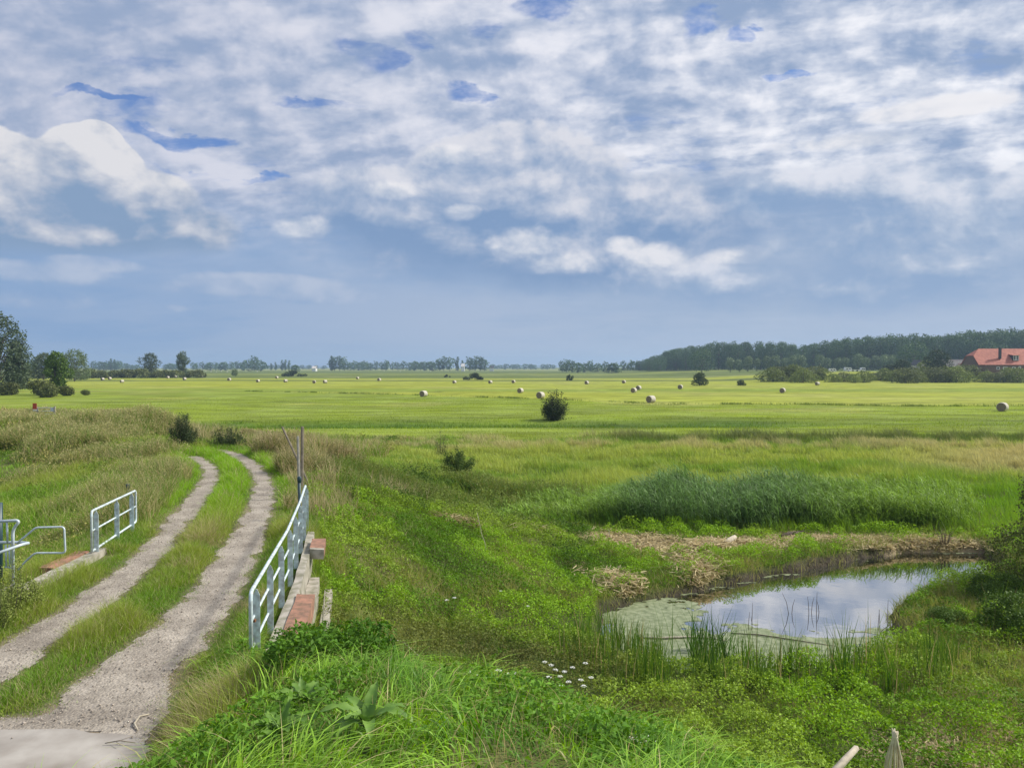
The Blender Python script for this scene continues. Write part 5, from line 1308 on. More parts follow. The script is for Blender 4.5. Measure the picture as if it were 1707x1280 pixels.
# ================================================================== weathered posts, gate and sign
m_wood = simple('weathered_wood', (.26, .22, .17), .9, .4, 8, bump=.5)
m_grey = simple('grey_wood', (.38, .36, .32), .9, .3, 8, bump=.5)
def post(px0, v0, px1, v1, y, w, m, lab):
    a = np.array(at_y(px0, v0, y)); b_ = np.array(at_y(px1, v1, y)); d = (b_ - a); d /= np.linalg.norm(d)
    g_ = hh(b_[0], y); L = (a[2] - g_ + .3) / -d[2]; e_ = a + d * L
    mb = MB(); mb.tube([(0, 0, 0), tuple((a - e_) * .5 + np.array([.012, 0, 0])), tuple(a - e_ - d * 0)], [w * .5, w * .48, w * .44], 6)
    o = mb.build('fence_post', m, None); o.location = tuple(e_); props(o, lab, 'post')
post(504, 711, 503, 770, 24.5, .11, m_wood, 'upright dark wooden post beyond the end of the railing')
post(496.5, 727, 497.5, 790, 23.6, .09, m_grey, 'pale grey post in front of the dark upright one')
post(470, 711, 489, 752, 25.5, .07, m_wood, 'dark wooden post leaning left beyond the railing')
m_red = simple('red_board', (.50, .075, .035), .5, .1, 4)
m_white = simple('white_paint', (.75, .75, .72), .5, .08, 5)
gx_, gy_ = ray(62, 612)[0] / ray(62, 612)[1] * 60, 60.0; gz = hh(gx_ + .5, gy_); gtop = at_y(76, 679.5, 60)[2]
gr = empty('field_gate', (gx_, gy_, gtop - 1.15)); H_ = 1.15
mb = MB(); mb.tube(fillet([(0, 0, .15), (0, 0, H_), (1.25, 0, H_), (1.25, 0, .15), (0, 0, .15)], .05), .024, 6)
for k in range(1, 4): mb.tube([(0, 0, .15 + k * .25), (1.25, 0, .15 + k * .25)], .016, 5)
mb.build('gate_leaf', m_galv, gr, smooth=True)
mb = MB(); mb.box((1.32, 0, .2), (.09, .09, 2.1)); mb.build('gate_post', m_grey, gr); mb = MB(); mb.box((-.08, 0, .15), (.09, .09, 2.1)); mb.build('gate_post', m_grey, gr)
mb = MB(); mb.box((1.13, -.04, H_ - .16), (.22, .02, .26)); mb.build('latch_plate', m_galv, gr)
props(gr, 'small galvanised field gate in the tall weeds at far left', 'gate')
st = empty('sign', (gx_ - .05, gy_ - .25, gtop - 1.2)); zs = at_y(60, 672, 60)[2] - (gtop - 1.2)
mb = MB(); mb.box((0, 0, zs / 2 - .3), (.07, .05, zs + .4)); mb.build('stake', m_wood, st)
mb = MB(); mb.box((0, -.045, zs - .22), (.32, .018, .46)); mb.build('red_panel', m_red, st, bevel=.004)
mb = MB(); mb.box((0, -.045, zs - .53), (.30, .018, .14)); mb.build('white_panel', m_white, st, bevel=.004)
props(st, 'upright red sign board with a white strip beside the field gate', 'sign')

# ================================================================== farm at the right
m_tile, nt, b = mat('red_roof_tiles'); t = nt.nodes.new('ShaderNodeTexCoord'); wv_ = nt.nodes.new('ShaderNodeTexWave'); wv_.inputs['Scale'].default_value = 1.6; wv_.bands_direction = 'Z'; wv_.inputs['Distortion'].default_value = .6; nt.links.new(t.outputs['Object'], wv_.inputs['Vector'])
nn = nt.nodes.new('ShaderNodeTexNoise'); nn.inputs['Scale'].default_value = .8; nn.inputs['Detail'].default_value = 8; nt.links.new(t.outputs['Object'], nn.inputs['Vector'])
ml = nt.nodes.new('ShaderNodeMath'); ml.operation = 'MULTIPLY_ADD'; nt.links.new(wv_.outputs[1], ml.inputs[0]); ml.inputs[1].default_value = .2; nt.links.new(nn.outputs[0], ml.inputs[2])
r1 = nt.nodes.new('ShaderNodeValToRGB'); e = r1.color_ramp.elements; e[0].position = .4; e[0].color = (.30, .085, .055, 1); e[1].position = .75; e[1].color = (.46, .16, .10, 1); nt.links.new(ml.outputs[0], r1.inputs[0]); nt.links.new(r1.outputs[0], b.inputs['Base Color']); b.inputs['Roughness'].default_value = .8
m_bwall = simple('brick_wall', (.20, .13, .10), .9, .3, 2); m_slate = simple('dark_roof', (.055, .052, .055), .6, .3, 1.5); m_glass = simple('window_glass', (.02, .03, .035), .1, .1, 1)
m_lime = simple('limewashed_wall', (.62, .58, .54), .9, .15, 1.5)
YF = 330.0
X = lambda px, y=YF: at_y(px, 612, y)[0]
Z = lambda v, y=YF: at_y(853, v, y)[2]
fh = empty('farmhouse', (X(1632), YF, hh(X(1650), YF + 5))); off = np.array(fh.location)
xl, xr, ze, zr, zk = 0.0, 42.0, Z(608) - off[2], Z(580.5) - off[2], Z(592.5) - off[2]; Dp = 13.0; run_ = Dp / 2
yk = run_ * (zk - ze) / (zr - ze)
mb = MB(); th = .25
A = [(xl - .3, -.3, ze), (xr, -.3, ze), (xr, run_, zr), (xl + 3.6, run_, zr), (xl - .3, yk, zk)]
Bk = [(xl - .3, Dp + .3, ze), (xr, Dp + .3, ze), (xr, run_, zr), (xl + 3.6, run_, zr), (xl - .3, Dp - yk, zk)]
def slab(mb, poly, th=.25, nrm=None):
    p = [np.array(q, float) for q in poly]; n = np.cross(p[1] - p[0], p[2] - p[0]); n /= np.linalg.norm(n)
    if n[2] < 0: n = -n
    k = len(p); mb.add([tuple(q) for q in p] + [tuple(q - n * th) for q in p], [tuple(range(k)), tuple(range(2 * k - 1, k - 1, -1))] + [(i, (i + 1) % k, k + (i + 1) % k, k + i) for i in range(k)])
slab(mb, A); slab(mb, Bk[::-1]); slab(mb, [(xl - .3, yk, zk + .004), (xl + 3.6, run_, zr + .004), (xl - .3, Dp - yk, zk + .004)])
rf = mb.build('roof', m_tile, fh)
cx_ = X(1672) - off[0]; mb = MB(); mb.box((cx_, 2.2, (Z(580) - off[2] + ze) / 2 + 1.3), (.85, .85, Z(580) - off[2] - ze - 2.6)); mb.box((cx_, 2.2, Z(580) - off[2] + .08), (1.0, 1.0, .16)); mb.build('chimney', m_slate, rf)
mb = MB(); mb.add([(xl, .1, -1), (xl, Dp - .1, -1), (xl, Dp - .1, ze - .1), (xl, Dp - yk, zk - .35), (xl, yk, zk - .35), (xl, .1, ze - .1)] + [(xl + .3, .1, -1), (xl + .3, Dp - .1, -1), (xl + .3, Dp - .1, ze - .1), (xl + .3, Dp - yk, zk - .35), (xl + .3, yk, zk - .35), (xl + .3, .1, ze - .1)], [tuple(range(6)), tuple(range(11, 5, -1))] + [(i, (i + 1) % 6, 6 + (i + 1) % 6, 6 + i) for i in range(6)])
mb.build('gable_wall', m_bwall, fh)
mb = MB(); mb.box((xr / 2 + .2, .25, (ze - 1.3) / 2), (xr - .3, .3, ze + .7)); mb.box((xr / 2 + .2, Dp - .25, (ze - 1.3) / 2), (xr - .3, .3, ze + .7)); mb.build('wall', m_bwall, fh)
for px, v0, v1, w_ in ((1676, 611.5, 616.5, 2.0), (1664, 611.5, 616, 1.4), (1700, 610.5, 615.5, 1.0), (1690, 611.5, 616, 1.4)):
    xx, z0, z1 = X(px) - off[0], Z(v1) - off[2], Z(v0) - off[2]; mb = MB()
    for (a, b_, c_, d_) in ((xx - w_ / 2, z0, xx + w_ / 2, z0 + .22), (xx - w_ / 2, z1 - .22, xx + w_ / 2, z1), (xx - w_ / 2, z0 + .22, xx - w_ / 2 + .22, z1 - .22), (xx + w_ / 2 - .22, z0 + .22, xx + w_ / 2, z1 - .22)):
        mb.box(((a + c_) / 2, .03, (b_ + d_) / 2), (c_ - a, .12, d_ - b_))
    w = mb.build('window', m_white, fh); mb = MB(); mb.box((xx, .07, (z0 + z1) / 2), (w_ - .44, .05, z1 - z0 - .44)); mb.build('pane', m_glass, w)
# dormer with a pair of white lights
dx_, dz0, dz1 = X(1696.5) - off[0], Z(601) - off[2], Z(592) - off[2]; yd = run_ * (dz0 - ze) / (zr - ze) - .4
mb = MB(); mb.box((dx_, yd + 1.6, (dz0 + dz1) / 2), (2.6, 3.2, dz1 - dz0)); dm = mb.build('dormer', m_slate, fh)
for s_ in (-.55, .55):
    mb = MB(); hgt_ = dz1 - dz0
    for (cx2, cz2, w2, h2) in ((dx_ + s_, dz0 + .12, 1.0, .2), (dx_ + s_, dz1 - .12, 1.0, .2), (dx_ + s_ - .42, (dz0 + dz1) / 2, .18, hgt_ - .44), (dx_ + s_ + .42, (dz0 + dz1) / 2, .18, hgt_ - .44)): mb.box((cx2, yd - .05, cz2), (w2, .12, h2))
    mb.build('dormer_window', m_white, dm)
mb = MB(); slab(mb, [(dx_ - 1.6, yd - .4, dz1 + .05), (dx_ + 1.6, yd - .4, dz1 + .05), (dx_ + 1.6, yd + 3.6, dz1 + .6), (dx_ - 1.6, yd + 3.6, dz1 + .6)], .15); mb.build('dormer_roof', m_tile, dm)
props(fh, 'large farmhouse with red half-hipped roof at the right edge', 'farmhouse')
# barn with white gable trim
YB = 345.0; off = np.array([X(1598, YB), YB, hh(X(1610, YB), YB)]); bn = empty('barn', tuple(off)); xe = X(1622, YB) - off[0]; zr = Z(600, YB) - off[2]; ze = Z(611, YB) - off[2]
mb = MB(); slab(mb, [(-5, 0, ze), (xe, 0, ze), (xe, 4.5, zr), (-5, 4.5, zr)], .2); slab(mb, [(-5, 9, ze), (xe, 9, ze), (xe, 4.5, zr), (-5, 4.5, zr)][::-1], .2); rb = mb.build('roof', m_slate, bn)
mb = MB(); mb.box((xe / 2 - 2.5, 4.5, zr + .06), (xe + 5, .5, .32)); mb.build('ridge_cap', m_white, rb)
mb = MB(); mb.box((xe * .38, 1.2, ze + (zr - ze) * .38), (4.5, .1, .9)); o = mb.build('skylight', m_lime, rb); 
mb = MB(); mb.box((xe / 2 - 2.5, 4.5, (ze - .4) / 2 - .2), (xe + 4.6, 8.4, ze + .2)); mb.build('wall', m_bwall, bn)
gxl, gxr, gz1, gz0 = X(1619, YB) - off[0], X(1632, YB) - off[0], Z(599, YB) - off[2], Z(612.5, YB) - off[2]; gm = X(1627.5, YB) - off[0]
mb = MB(); mb.add([(gxl + .3, -3, -1), (gxr + 1.6, -3, -1), (gxr + 1.6, -3, gz0), (gm, -3, gz1 - .3), (gxl + .3, -3, gz0)] + [(gxl + .3, 1, -1), (gxr + 1.6, 1, -1), (gxr + 1.6, 1, gz0), (gm, 1, gz1 - .3), (gxl + .3, 1, gz0)], [(0, 1, 2, 3, 4), (9, 8, 7, 6, 5)] + [(i, (i + 1) % 5, 5 + (i + 1) % 5, 5 + i) for i in range(5)]); mb.build('gable', m_slate, bn)
for (a, b_) in (((gxl, gz0 - .3), (gm, gz1)), ((gm, gz1), (gxr + 1.9, gz0 - .3))):
    mb = MB(); mb.add([(a[0], -3.25, a[1]), (b_[0], -3.25, b_[1]), (b_[0], -3.25, b_[1] + .55), (a[0], -3.25, a[1] + .55), (a[0], -3.01, a[1]), (b_[0], -3.01, b_[1]), (b_[0], -3.01, b_[1] + .55), (a[0], -3.01, a[1] + .55)], [(0, 1, 2, 3), (7, 6, 5, 4), (0, 4, 5, 1), (3, 2, 6, 7), (1, 5, 6, 2), (0, 3, 7, 4)]); mb.build('bargeboard', m_white, bn)
props(bn, 'low dark-roofed barn with white gable boards beside the farmhouse', 'barn')
# white cottage half hidden by the dark tree
YC = 352.0; off = np.array([X(1530, YC), YC, hh(X(1530, YC), YC)]); ct = empty('cottage', tuple(off)); w_ = X(1541, YC) - off[0]; za, zp = Z(608, YC) - off[2], Z(600.5, YC) - off[2]
mb = MB(); n_ = [(0, 0, -1), (w_, 0, -1), (w_, 0, za), (w_ * .55, 0, zp), (0, 0, za)]; mb.add(n_ + [(a, 6, c_) for a, _, c_ in n_], [(0, 1, 2, 3, 4), (9, 8, 7, 6, 5)] + [(i, (i + 1) % 5, 5 + (i + 1) % 5, 5 + i) for i in range(5)]); mb.build('wall', m_lime, ct)
mb = MB(); slab(mb, [(-.3, -.3, za - .1), (-.3, 6.3, za - .1), (w_ * .55, 6.3, zp + .15), (w_ * .55, -.3, zp + .15)], .18); slab(mb, [(w_ + .3, 6.3, za - .1), (w_ + .3, -.3, za - .1), (w_ * .55, -.3, zp + .15), (w_ * .55, 6.3, zp + .15)], .18); mb.build('roof', m_slate, ct)
mb = MB(); mb.box((w_ * .5, -.04, za * .55), (.9, .08, 1.2)); mb.build('window', m_glass, ct)
props(ct, 'small white gabled cottage peeping out left of the dark farm tree', 'cottage')
# caravans
def caravan(px0, px1, vt, y, lab, first=None):
    x0, x1 = X(px0, y), X(px1, y); zt = Z(vt, y); g_ = hh((x0 + x1) / 2, y); L, H = x1 - x0, zt - g_; root = empty('caravan', (x0, y, g_))
    mb = MB(); pr_ = [(0, .5), (L, .5), (L, H * .7), (L - .35, H), (.45, H), (0, H * .62)]; mb.add([(a, 0, c_) for a, c_ in pr_] + [(a, 2.2, c_) for a, c_ in pr_], [tuple(range(6)), tuple(range(11, 5, -1))] + [(i, (i + 1) % 6, 6 + (i + 1) % 6, 6 + i) for i in range(6)]); mb.build('body', m_white, root, bevel=.06)
    for k in range(max(2, int(L / 2))): mb = MB(); mb.box((L * (k + .7) / (max(2, int(L / 2)) + .4), -.01, H * .62), (.9, .04, .55)); mb.build('window', m_glass, root)
    mb = MB(); mb.tube([(L * .5, -.02, .32), (L * .5, .2, .32)], .32, 12); mb.build('wheel', m_dark, root)
    return props(root, lab, 'caravan', 'caravans behind the scrub')
caravan(1383, 1394, 614.5, 430, 'white caravan standing on its own left of the others'); caravan(1409, 1420, 612.5, 440, 'small white caravan set behind the long one'); caravan(1417, 1441, 616.5, 425, 'long white caravan in the gap of the scrub'); caravan(1436, 1443, 612.8, 445, 'narrow white caravan at the right end of the long one')
# far little farm buildings
def far_house(px0, px1, v0, y, lab, roof=m_slate):
    x0, x1 = X(px0, y), X(px1, y); H = Z(v0, y) - FZ; root = empty('farm_building', (x0, y, FZ)); L = x1 - x0
    mb = MB(); mb.box((L / 2, 5, H * .3 - .5), (L, 10, H * .6 + 1)); mb.build('wall', m_white, root)
    mb = MB(); slab(mb, [(-.5, -.5, H * .6), (L + .5, -.5, H * .6), (L + .5, 5, H), (-.5, 5, H)]); slab(mb, [(-.5, 10.5, H * .6), (L + .5, 10.5, H * .6), (L + .5, 5, H), (-.5, 5, H)][::-1]); mb.build('roof', roof, root); props(root, lab, 'building')
far_house(520, 526, 610.3, 1150, 'tiny white farm building right of the horizon poplars', m_lime); far_house(816, 823, 609.5, 1250, 'tiny pale building right of the tall horizon trees'); far_house(769, 774, 606, 1180, 'small pale house between the tall horizon trees', m_lime)

# ================================================================== sheep (tiny)
m_wool = simple('wool', (.72, .69, .62), .95, .15, 8)
mb = MB()
mb.tube([(-.58, 0, .68), (-.5, 0, .7), (-.25, 0, .72), (.1, 0, .72), (.4, 0, .72), (.55, 0, .78), (.68, 0, .80), (.82, 0, .70), (.88, 0, .64)], [.08, .22, .29, .31, .27, .19, .13, .10, .05], 10)
for sx in (-.38, .36):
    for sy in (-.13, .13): mb.tube([(sx, sy, .55), (sx + (.04 if sx < 0 else -.02), sy, .28), (sx, sy, 0)], [.09, .045, .035], 6)
for sy in (-1, 1): mb.tube([(.68, sy * .08, .86), (.66, sy * .2, .82)], [.045, .015], 5)
mb.tube([(-.56, 0, .78), (-.64, 0, .5)], [.05, .03], 5)
s0 = mb.build('sheep', m_wool, None, smooth=True); me0 = s0.data
shp = [(318, 620.5), (326, 619.4), (334, 620.8), (343, 619.6), (352, 620.4), (361, 621), (369, 619.5), (379, 620.6), (398, 619.7), (410, 620.4), (429, 619.8), (640, 619), (667, 619.6), (715, 619.3), (718, 619.5)]
for i, (px, v) in enumerate(shp):
    o = s0 if i == 0 else s0.copy()
    if i: C.objects.link(o)
    x, y = at_z(px, v, FZ); o.location = (x, y, hh(x, y)); o.rotation_euler = (0, 0, i * 2.3); o.scale = (1.15,) * 3
    props(o, 'tiny white sheep grazing on the far pasture', 'sheep', 'sheep on the far pasture')

# ================================================================== driftwood, sheaves, twigs
m_drift = simple('driftwood', (.50, .44, .34), .9, .35, 10, bump=.5); m_dlog = simple('dark_wood', (.10, .075, .055), .9, .4, 8, bump=.5)
def stick(name, pts, r, m, lab, cat='log', group=None, n=7, tw=()):
    o0 = np.array(pts[0], float); mb = MB(); mb.tube([tuple(np.array(p) - o0) for p in pts], r, n)
    for t_ in tw: mb.tube([tuple(np.array(p) - o0) for p in t_], [r[0] * .5 if isinstance(r, list) else r * .5, .004], 5)
    o = mb.build(name, m, None, smooth=True); o.location = tuple(o0); return props(o, lab, cat, group)
def gp(px, v, dz=0): x, y, z = ground_hit(px, v); return np.array([x, y, z + dz])
a = gp(1203, 914, .06); b_ = gp(1225, 905, .22); stick('log', [a, (a + b_) / 2 + (0, 0, .03), b_], [.10, .11, .09], m_drift, 'pale cut log on the straw heap behind the pond')
a = gp(1298, 899, .10); b_ = gp(1340, 893, .16); stick('log', [a, (a * .6 + b_ * .4) + (0, 0, .02), b_], [.05, .09, .07], m_dlog, 'dark log lying on the straw path behind the pond', tw=[(b_, b_ + (.15, .1, .25)), ((a + b_) / 2, (a + b_) / 2 + (.2, -.2, .2))])
wp = lambda px, v, dz=.02: np.array([*at_z(px, v, WZ), WZ + dz])
stick('floating_branch', [wp(1064, 1063), wp(1100, 1066, .05), wp(1150, 1063, .03), wp(1185, 1065, .04), wp(1212, 1069)], [.02, .03, .028, .02, .01], m_drift, 'pale thin branch floating on the duckweed', 'branch')
stick('floating_branch', [wp(1218, 1056), wp(1265, 1060, .04), wp(1330, 1069, .03), wp(1395, 1078, .02)], [.01, .018, .014, .006], m_dlog, 'thin dark branch floating along the edge of the duckweed', 'branch')
def dead_cluster(px, v, stems, lab):
    b0 = wp(px, v, 0); mb = MB()
    for dx, dy, tx, tz in stems: mb.tube([(dx, dy, -.3), (dx + tx * .5, dy, tz * .55), (dx + tx, dy, tz)], [.010, .008, .004], 5)
    o = mb.build('dead_reeds', m_dlog, None); o.location = tuple(b0); props(o, lab, 'twigs')
dead_cluster(1253, 1050, [(0, 0, .02, .75), (.06, .1, -.05, .35), (-.1, 0, .04, .5)], 'dark dead stems standing in the water, leftmost of those in the open pond')
dead_cluster(1318, 1022, [(0, 0, -.25, .6), (0, 0, .12, .42), (.55, 0, -.06, .5), (.62, .1, .1, .45), (.75, 0, .02, .62), (.9, .1, -.1, .35)], 'dead stems standing in the middle of the open water')
dead_cluster(1478, 1062, [(0, 0, .03, 1.0), (-.25, 0, .05, .75), (-.12, .1, -.04, .7), (.15, -.1, .06, .55), (-.32, 0, .4, .35), (-.3, 0, .42, .15), (.3, 0, -.1, .6)], 'broken dark stems by the grassy spit in the pond')
a = wp(1497, 1090, -.2); stick('stump', [a, a + (.03, 0, .6), a + (.0, 0, .95)], [.05, .045, .02], m_dlog, 'thin dark stump rising from the water beside the spit', 'stump', tw=[(a + (.02, 0, .6), a + (-.3, 0, .85)), (a + (.02, 0, .7), a + (.2, .1, .8))])
# twiggy shrub at far shore
b0 = gp(1575, 915); mb = MB(); rr_ = random.Random(4)
for k in range(16): a_ = rr_.uniform(-.7, .7); mb.tube([(a_ * .1, 0, -.1), (a_ * .4, rr_.uniform(-.1, .1), .45), (a_ * .8, rr_.uniform(-.2, .2), rr_.uniform(.6, 1.0))], [.008, .006, .002], 4)
o = mb.build('bare_twigs', m_dlog, None); o.location = tuple(b0); props(o, 'bare twiggy shrub on the far bank near the big bush', 'twigs')
# sheaf of dry reed standing at the lower right, and a pale split board
m_straw = simple('dry_reed', (.80, .72, .55), .8, .3, 6, c2=(.62, .53, .38))
def sheaf(px, v_top, y, lab, n=30, spread=.20, lean=(0, 0)):
    top = np.array(at_y(px, v_top, y)); g_ = hh(top[0], y); H = top[2] - g_; rr = random.Random(int(px)); root = empty('reed_sheaf', (top[0], y, g_)); mb = MB()
    for k in range(16):
        a_ = k * 2 * PI / 16 + rr.uniform(-.15, .15); r_ = spread * rr.uniform(.45, 1.0); q = rr.uniform(.5, .8)
        mb.tube([(math.cos(a_) * r_, math.sin(a_) * r_, -.08), (math.cos(a_) * r_ * q, math.sin(a_) * r_ * q, H * .5), (math.cos(a_) * .03, math.sin(a_) * .03, H * .9), (math.cos(a_ + .5) * .045, math.sin(a_ + .5) * .045, H * rr.uniform(.97, 1.06))], [.013, .012, .011, .009], 6)
    mb.build('stalks', m_straw, root, smooth=True); mb = MB(); mb.tube([(0, 0, H * .88), (0, 0, H * .92)], .048, 10); mb.build('binding', m_straw, root); return props(root, lab, 'sheaf')
sheaf(1492, 1219, 12.4, 'pale sheaf of dead reed stalks standing at the lower right')
a = np.array(at_y(1428, 1246, 11.6)); b_ = np.array(at_y(1385, 1292, 11.0)); stick('split_log', [b_ - (.05, .1, .2), b_, (a + b_) / 2, a], [.06, .06, .055, .045], m_drift, 'pale split piece of wood leaning left of the sheaf', n=5)
a = np.array(at_y(1572, 1272, 11.5)); a[2] = hh(a[0], a[1]) + .12; stick('split_log', [a, a + (.35, .15, .10)], [.035, .03], m_drift, 'short pale stick by the hay at the lower right corner', n=5)
a = np.array([*at_z(248, 1194, TZ), TZ + .03]); stick('bent_stick', [a, a + (-.05, -.12, .03), a + (-.03, -.28, .02), a + (.08, -.42, .01)], [.008, .012, .012, .007], m_drift, 'bent dry stick lying at the edge of the gravel', 'stick')
a = np.array([*at_z(175, 1246, TZ), TZ + .05]); stick('dry_twig', [a, a + (.15, .02, .02), a + (.33, -.01, .01)], [.005, .007, .004], m_wood, 'brown dry twig lying on the concrete ramp', 'stick', tw=[(a + (.15, .02, .02), a + (.25, .10, .03)), (a + (.1, .01, .02), a + (.2, -.07, .02))])
a = np.array([-2.55, 10.2, -3.75]); stick('bare_cane', [a, a + (.02, .05, .45), a + (.03, .1, .75)], [.010, .008, .004], m_drift, 'pale bare stem standing in the nettles', 'stem')
for i, (px, v) in enumerate([(805, 905), (812, 930), (1018, 905), (1048, 1055)]):
    a = gp(px, v); stick('bleached_reed', [a, a + (-.08 if i < 3 else .2, 0, .5), a + (-.2 if i < 3 else .35, .05, [1.0, .8, .45, .2][i])], [.012, .010, .005], m_drift, ['taller bleached stem leaning on top of the bank', 'shorter bleached stem below the leaning one on the bank', 'small bleached stem at the right shoulder of the bank', 'low bleached stem at the left end of the duckweed'][i], 'stem')
a = gp(640, 1075, .1); b_ = gp(700, 1105, .1); stick('bare_branch', [a, (a + b_) / 2 + (0, 0, .15), b_], [.012, .014, .008], m_drift, 'bleached branch over the dark ditch', 'branch')

# ================================================================== plants that stand out
def tuft(px, v, n, H, spread, col, lab, name='iris_clump', w=.034, z=None, lean=.18, m=None, cat='reeds', group=None):
    b0 = wp(px, v, 0) if z is None else np.array([*at_z(px, v, z), z]); a = rng.uniform(0, 2 * PI, n); r_ = spread * np.sqrt(rng.random(n))
    x, y = np.cos(a) * r_, np.sin(a) * r_
    o = blades(name, x, y, rng.uniform(.5, 1.0, n) * H, rng.uniform(.7, 1.1, n) * w, vary(col, n, .3), lean=lean, segs=3, z=np.full(n, -.25), m=m); o.location = tuple(b0)
    return props(o, lab, cat, group)
G1 = (.045, .10, .02)
tuft(1185, 1106, 130, 1.75, .5, G1, 'largest dark iris clump standing in the water left of the floating stems', lean=.3)
tuft(1158, 1084, 30, 1.5, .25, G1, 'thin iris clump just left of the largest one')
tuft(1240, 1122, 60, 1.45, .36, (.07, .14, .025), 'iris clump right of the largest one')
tuft(1100, 1135, 70, 1.2, .5, (.08, .15, .03), 'iris clump between reed mace and the largest clump')
tuft(1330, 1132, 70, 1.4, .38, (.07, .14, .025), 'iris clump at the middle of the near shore')
tuft(1375, 1136, 46, .9, .3, (.06, .13, .025), 'iris clump just right of the middle of the near shore')
tuft(1450, 1126, 60, 1.2, .4, (.08, .15, .03), 'iris clump toward the right of the near shore')
tuft(1535, 1118, 110, 1.4, .55, (.06, .13, .025), 'broad iris clump at the right end of the near shore')
tuft(1592, 1104, 60, .95, .4, (.06, .13, .025), 'iris clump below the big bush')
# umbel flowers
m_petal = simple('white_petals', (.80, .80, .76), .7, .05, 20)
def find_y(px, v, h, y0=4, y1=40):
    r = ray(px, v)
    for y in np.arange(y0, y1, .05):
        t = y / r[1]
        if r[2] * t - hh(r[0] * t, y) < h: return r[0] * t, y, r[2] * t
    return r[0] * t, y, r[2] * t
def umbel(px, v, lab, size=.055, h=.5, y0=4):
    x, y, z = find_y(px, v, h, y0); g_ = hh(x, y); H = max(z - g_, .15); root = empty('umbel_flower', (x, y, g_)); rr = np.random.default_rng(int(px * 3 + v))
    mb = MB(); mb.tube([(0, 0, 0), (.02, 0, H * .5), (0, 0, H * .93)], [.004, .0035, .003], 5)
    for k in range(8): a = k * PI / 4; mb.tube([(0, 0, H * .92), (math.cos(a) * size * .7, math.sin(a) * size * .7, H - .004)], [.0016, .001], 3)
    mb.build('stem', M_stem, root)
    n = 70; a = rr.uniform(0, 2 * PI, n); q = size * np.sqrt(rr.random(n)); P = np.stack([np.cos(a) * q, np.sin(a) * q, H + .012 * (1 - (q / size) ** 2) + rr.normal(0, .003, n)], -1); N = np.tile([0, 0, 1.], (n, 1)) + rr.normal(0, .25, (n, 3)); N /= np.linalg.norm(N, axis=1)[:, None]
    V, Q = quads_at(P, N, size * .30, rr, 1.0); np_mesh('flower_head', V, Q, m_petal, root)
    props(root, lab, 'flower', 'white umbel flowers')
M_stem = simple('green_stem', (.12, .17, .05), .7, .2, 10)
for i, (px, v, l) in enumerate([(1057, 1231, 'left'), (1086, 1231, 'right'), (1067, 1243, 'lowest')]): umbel(px, v, '%s of the three white umbels in the lush grass, bottom centre' % l, .055, .36, 6.4)
for i, (px, v) in enumerate([(908, 1103), (919, 1108), (926, 1116), (941, 1119), (934, 1127), (948, 1136), (976, 1105), (968, 1133), (985, 1129), (936, 1143), (973, 1143), (915, 1128), (955, 1112)]):
    umbel(px, v, 'one of the white umbels clustered left of the reed mace', .055, .6, 13)
for i, (px, v) in enumerate([(764, 1136), (778, 1141), (831, 1117), (845, 1123), (856, 1121), (797, 1126), (815, 1130), (786, 1120)]): umbel(px, v, 'one of the small white umbels along the dark ditch', .065, .6, 13)
for i, (px, v) in enumerate([(745, 1000), (757, 996), (835, 985), (880, 1010)]): umbel(px, v, 'one of the scattered white flowers half-way up the bank', .05, .4, 14)
# big leaved dock and smaller leafy weeds in the lush grass
def big_leaf(L, Wd, az, rise, curl, z0=.03):
    n = 12; V = []; d = np.array([math.cos(az), math.sin(az), 0]); s = np.array([-math.sin(az), math.cos(az), 0]); p = np.array([0, 0, z0]); ang = rise
    for i in range(n + 1):
        t = i / n; wd = Wd * (math.sin(PI * min(1, t * .97 + .03)) ** .7) * (1 - .25 * t) * (.25 if t < .12 else 1); rip = .012 * math.sin(i * 2.4) * Wd * 8
        up = np.array([0, 0, 1]) * math.cos(ang) - d * math.sin(ang)
        V += [p - s * wd * .5 + up * (wd * .16 + rip), p - s * wd * .25 + up * wd * .07, p, p + s * wd * .25 + up * wd * .07, p + s * wd * .5 + up * (wd * .16 - rip)]
        p = p + (d * math.cos(ang) + np.array([0, 0, 1]) * math.sin(ang)) * L / n; ang -= curl / n
    f = [(5 * i + j, 5 * i + j + 1, 5 * i + j + 6, 5 * i + j + 5) for i in range(n) for j in range(4)]
    return V, f
m_dock, nt, b = mat('dock_leaf'); t = nt.nodes.new('ShaderNodeTexCoord'); nn = nt.nodes.new('ShaderNodeTexNoise'); nn.inputs['Scale'].default_value = 9; nn.inputs['Detail'].default_value = 6; nt.links.new(t.outputs['Object'], nn.inputs['Vector'])
r1 = nt.nodes.new('ShaderNodeValToRGB'); e = r1.color_ramp.elements; e[0].position = .35; e[0].color = (.10, .21, .025, 1); e[1].position = .7; e[1].color = (.20, .34, .05, 1); nt.links.new(nn.outputs[0], r1.inputs[0]); nt.links.new(r1.outputs[0], b.inputs['Base Color']); b.inputs['Roughness'].default_value = .55
tr = nt.nodes.new('ShaderNodeBsdfTranslucent'); nt.links.new(r1.outputs[0], tr.inputs[0]); mx = nt.nodes.new('ShaderNodeMixShader'); mx.inputs[0].default_value = .25; nt.links.new(b.outputs[0], mx.inputs[1]); nt.links.new(tr.outputs[0], mx.inputs[2]); nt.links.new(mx.outputs[0], nt.nodes['Material Output'].inputs[0])
bpn = nt.nodes.new('ShaderNodeBump'); bpn.inputs['Strength'].default_value = .4; bpn.inputs['Distance'].default_value = .01; nt.links.new(nn.outputs[0], bpn.inputs['Height']); nt.links.new(bpn.outputs[0], b.inputs['Normal'])
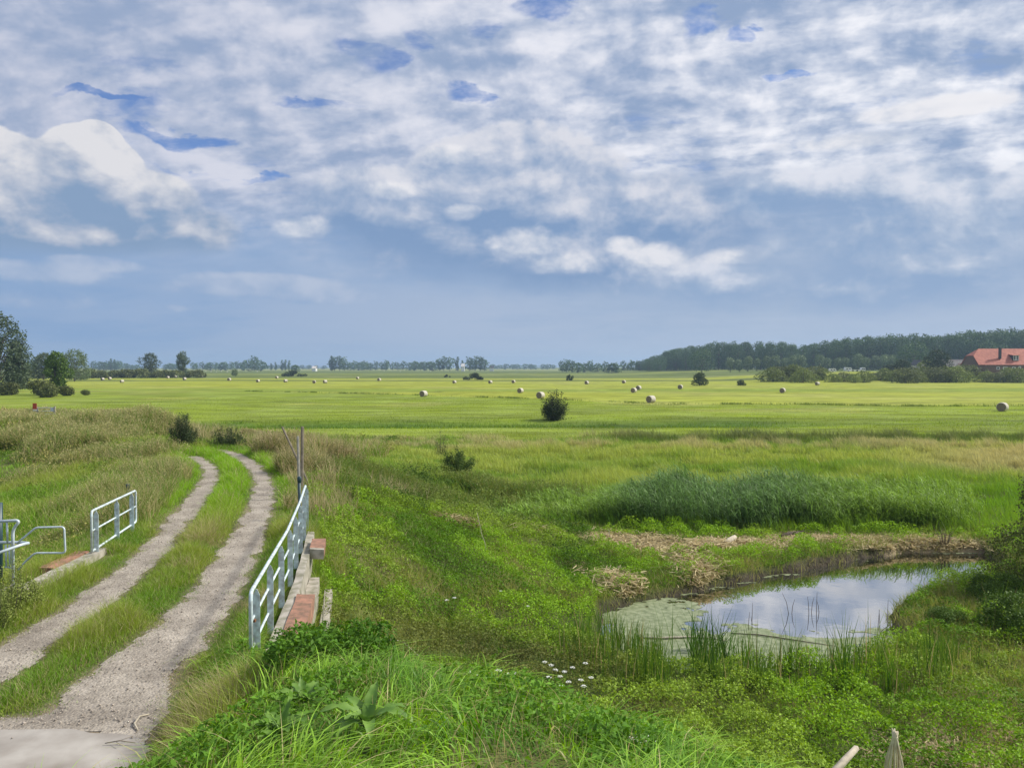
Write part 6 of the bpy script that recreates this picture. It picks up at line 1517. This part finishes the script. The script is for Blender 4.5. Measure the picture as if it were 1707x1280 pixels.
def dock(px, v, y, lv, lab, name='dock_plant', s=1.0):
    r = ray(px, v); x = r[0] / r[1] * y; root = empty(name, (x, y, hh(x, y) + .10))
    for (L, Wd, az, rise, curl) in lv:
        mb = MB(); V, f = big_leaf(L * s, Wd * s, az, rise, curl); mb.add(V, f); mb.build('leaf', m_dock, root, smooth=True)
    props(root, lab, 'plant')
dock(612, 1230, 5.55, [(.60, .13, PI + .15, 1.30, 2.3), (.58, .13, -.2, 1.25, 2.5), (.46, .12, .5, 1.1, 1.8), (.42, .12, 2.4, 1.3, 1.6), (.44, .13, 1.4, 1.4, 1.1), (.44, .12, -1.3, 1.2, 2.2), (.42, .11, -2.2, 1.1, 2.0), (.36, .10, 3.4, .9, 1.5), (.40, .11, 4.2, 1.35, 1.6)], 'large dock plant with long arching leaves, bottom centre', s=.85)
dock(470, 1232, 5.6, [(.26, .11, a, 1.1 - .1 * (i % 3), 1.3) for i, a in enumerate([0, .8, 1.7, 2.5, 3.3, 4.2, 5.2])] + [(.26, .07, 1.2, 1.4, .5), (.24, .07, 3.6, 1.35, .6)], 'smaller broad-leaved weed left of the large dock', s=1.0)
dock(505, 1195, 6.3, [(.26, .11, a, 1.0, 1.3) for a in (0.2, 1.2, 2.2, 3.2, 4.4, 5.4)] + [(.22, .07, 2.0, 1.3, .5)], 'leafy weed just above the smaller broad-leaved one')
# tall yellow-green weeds at the left edge, growing round the barrier
for i, (px, y, s, lab) in enumerate([(10, 12.3, 1.15, 'tall yellow-green weed in front of the left barrier'), (34, 12.6, 1.05, 'tall yellow-green weed at the right foot of the left barrier'), (-12, 11.8, 1.0, 'tall weed cut by the left edge below the barrier')]):
    x = ray(px, 612)[0] / ray(px, 612)[1] * y; shoot_bush('tall_weed', 1.0 * s, .45, 80 + i, 12, .035, 2600, 'scrub', lab, x, y)

# ================================================================== haze
hz = MB(); hz.box((0, 3110, 30), (10600, 6440, 84)); mh = bpy.data.materials.new('haze'); mh.use_nodes = True; nt = mh.node_tree; nt.nodes.clear()
vp = nt.nodes.new('ShaderNodeVolumePrincipled'); vp.inputs['Color'].default_value = (.55, .76, 1, 1); vp.inputs['Density'].default_value = .00021; vp.inputs['Anisotropy'].default_value = .2
ou = nt.nodes.new('ShaderNodeOutputMaterial'); nt.links.new(vp.outputs[0], ou.inputs['Volume'])
props(hz.build('haze', mh), kind='stuff')
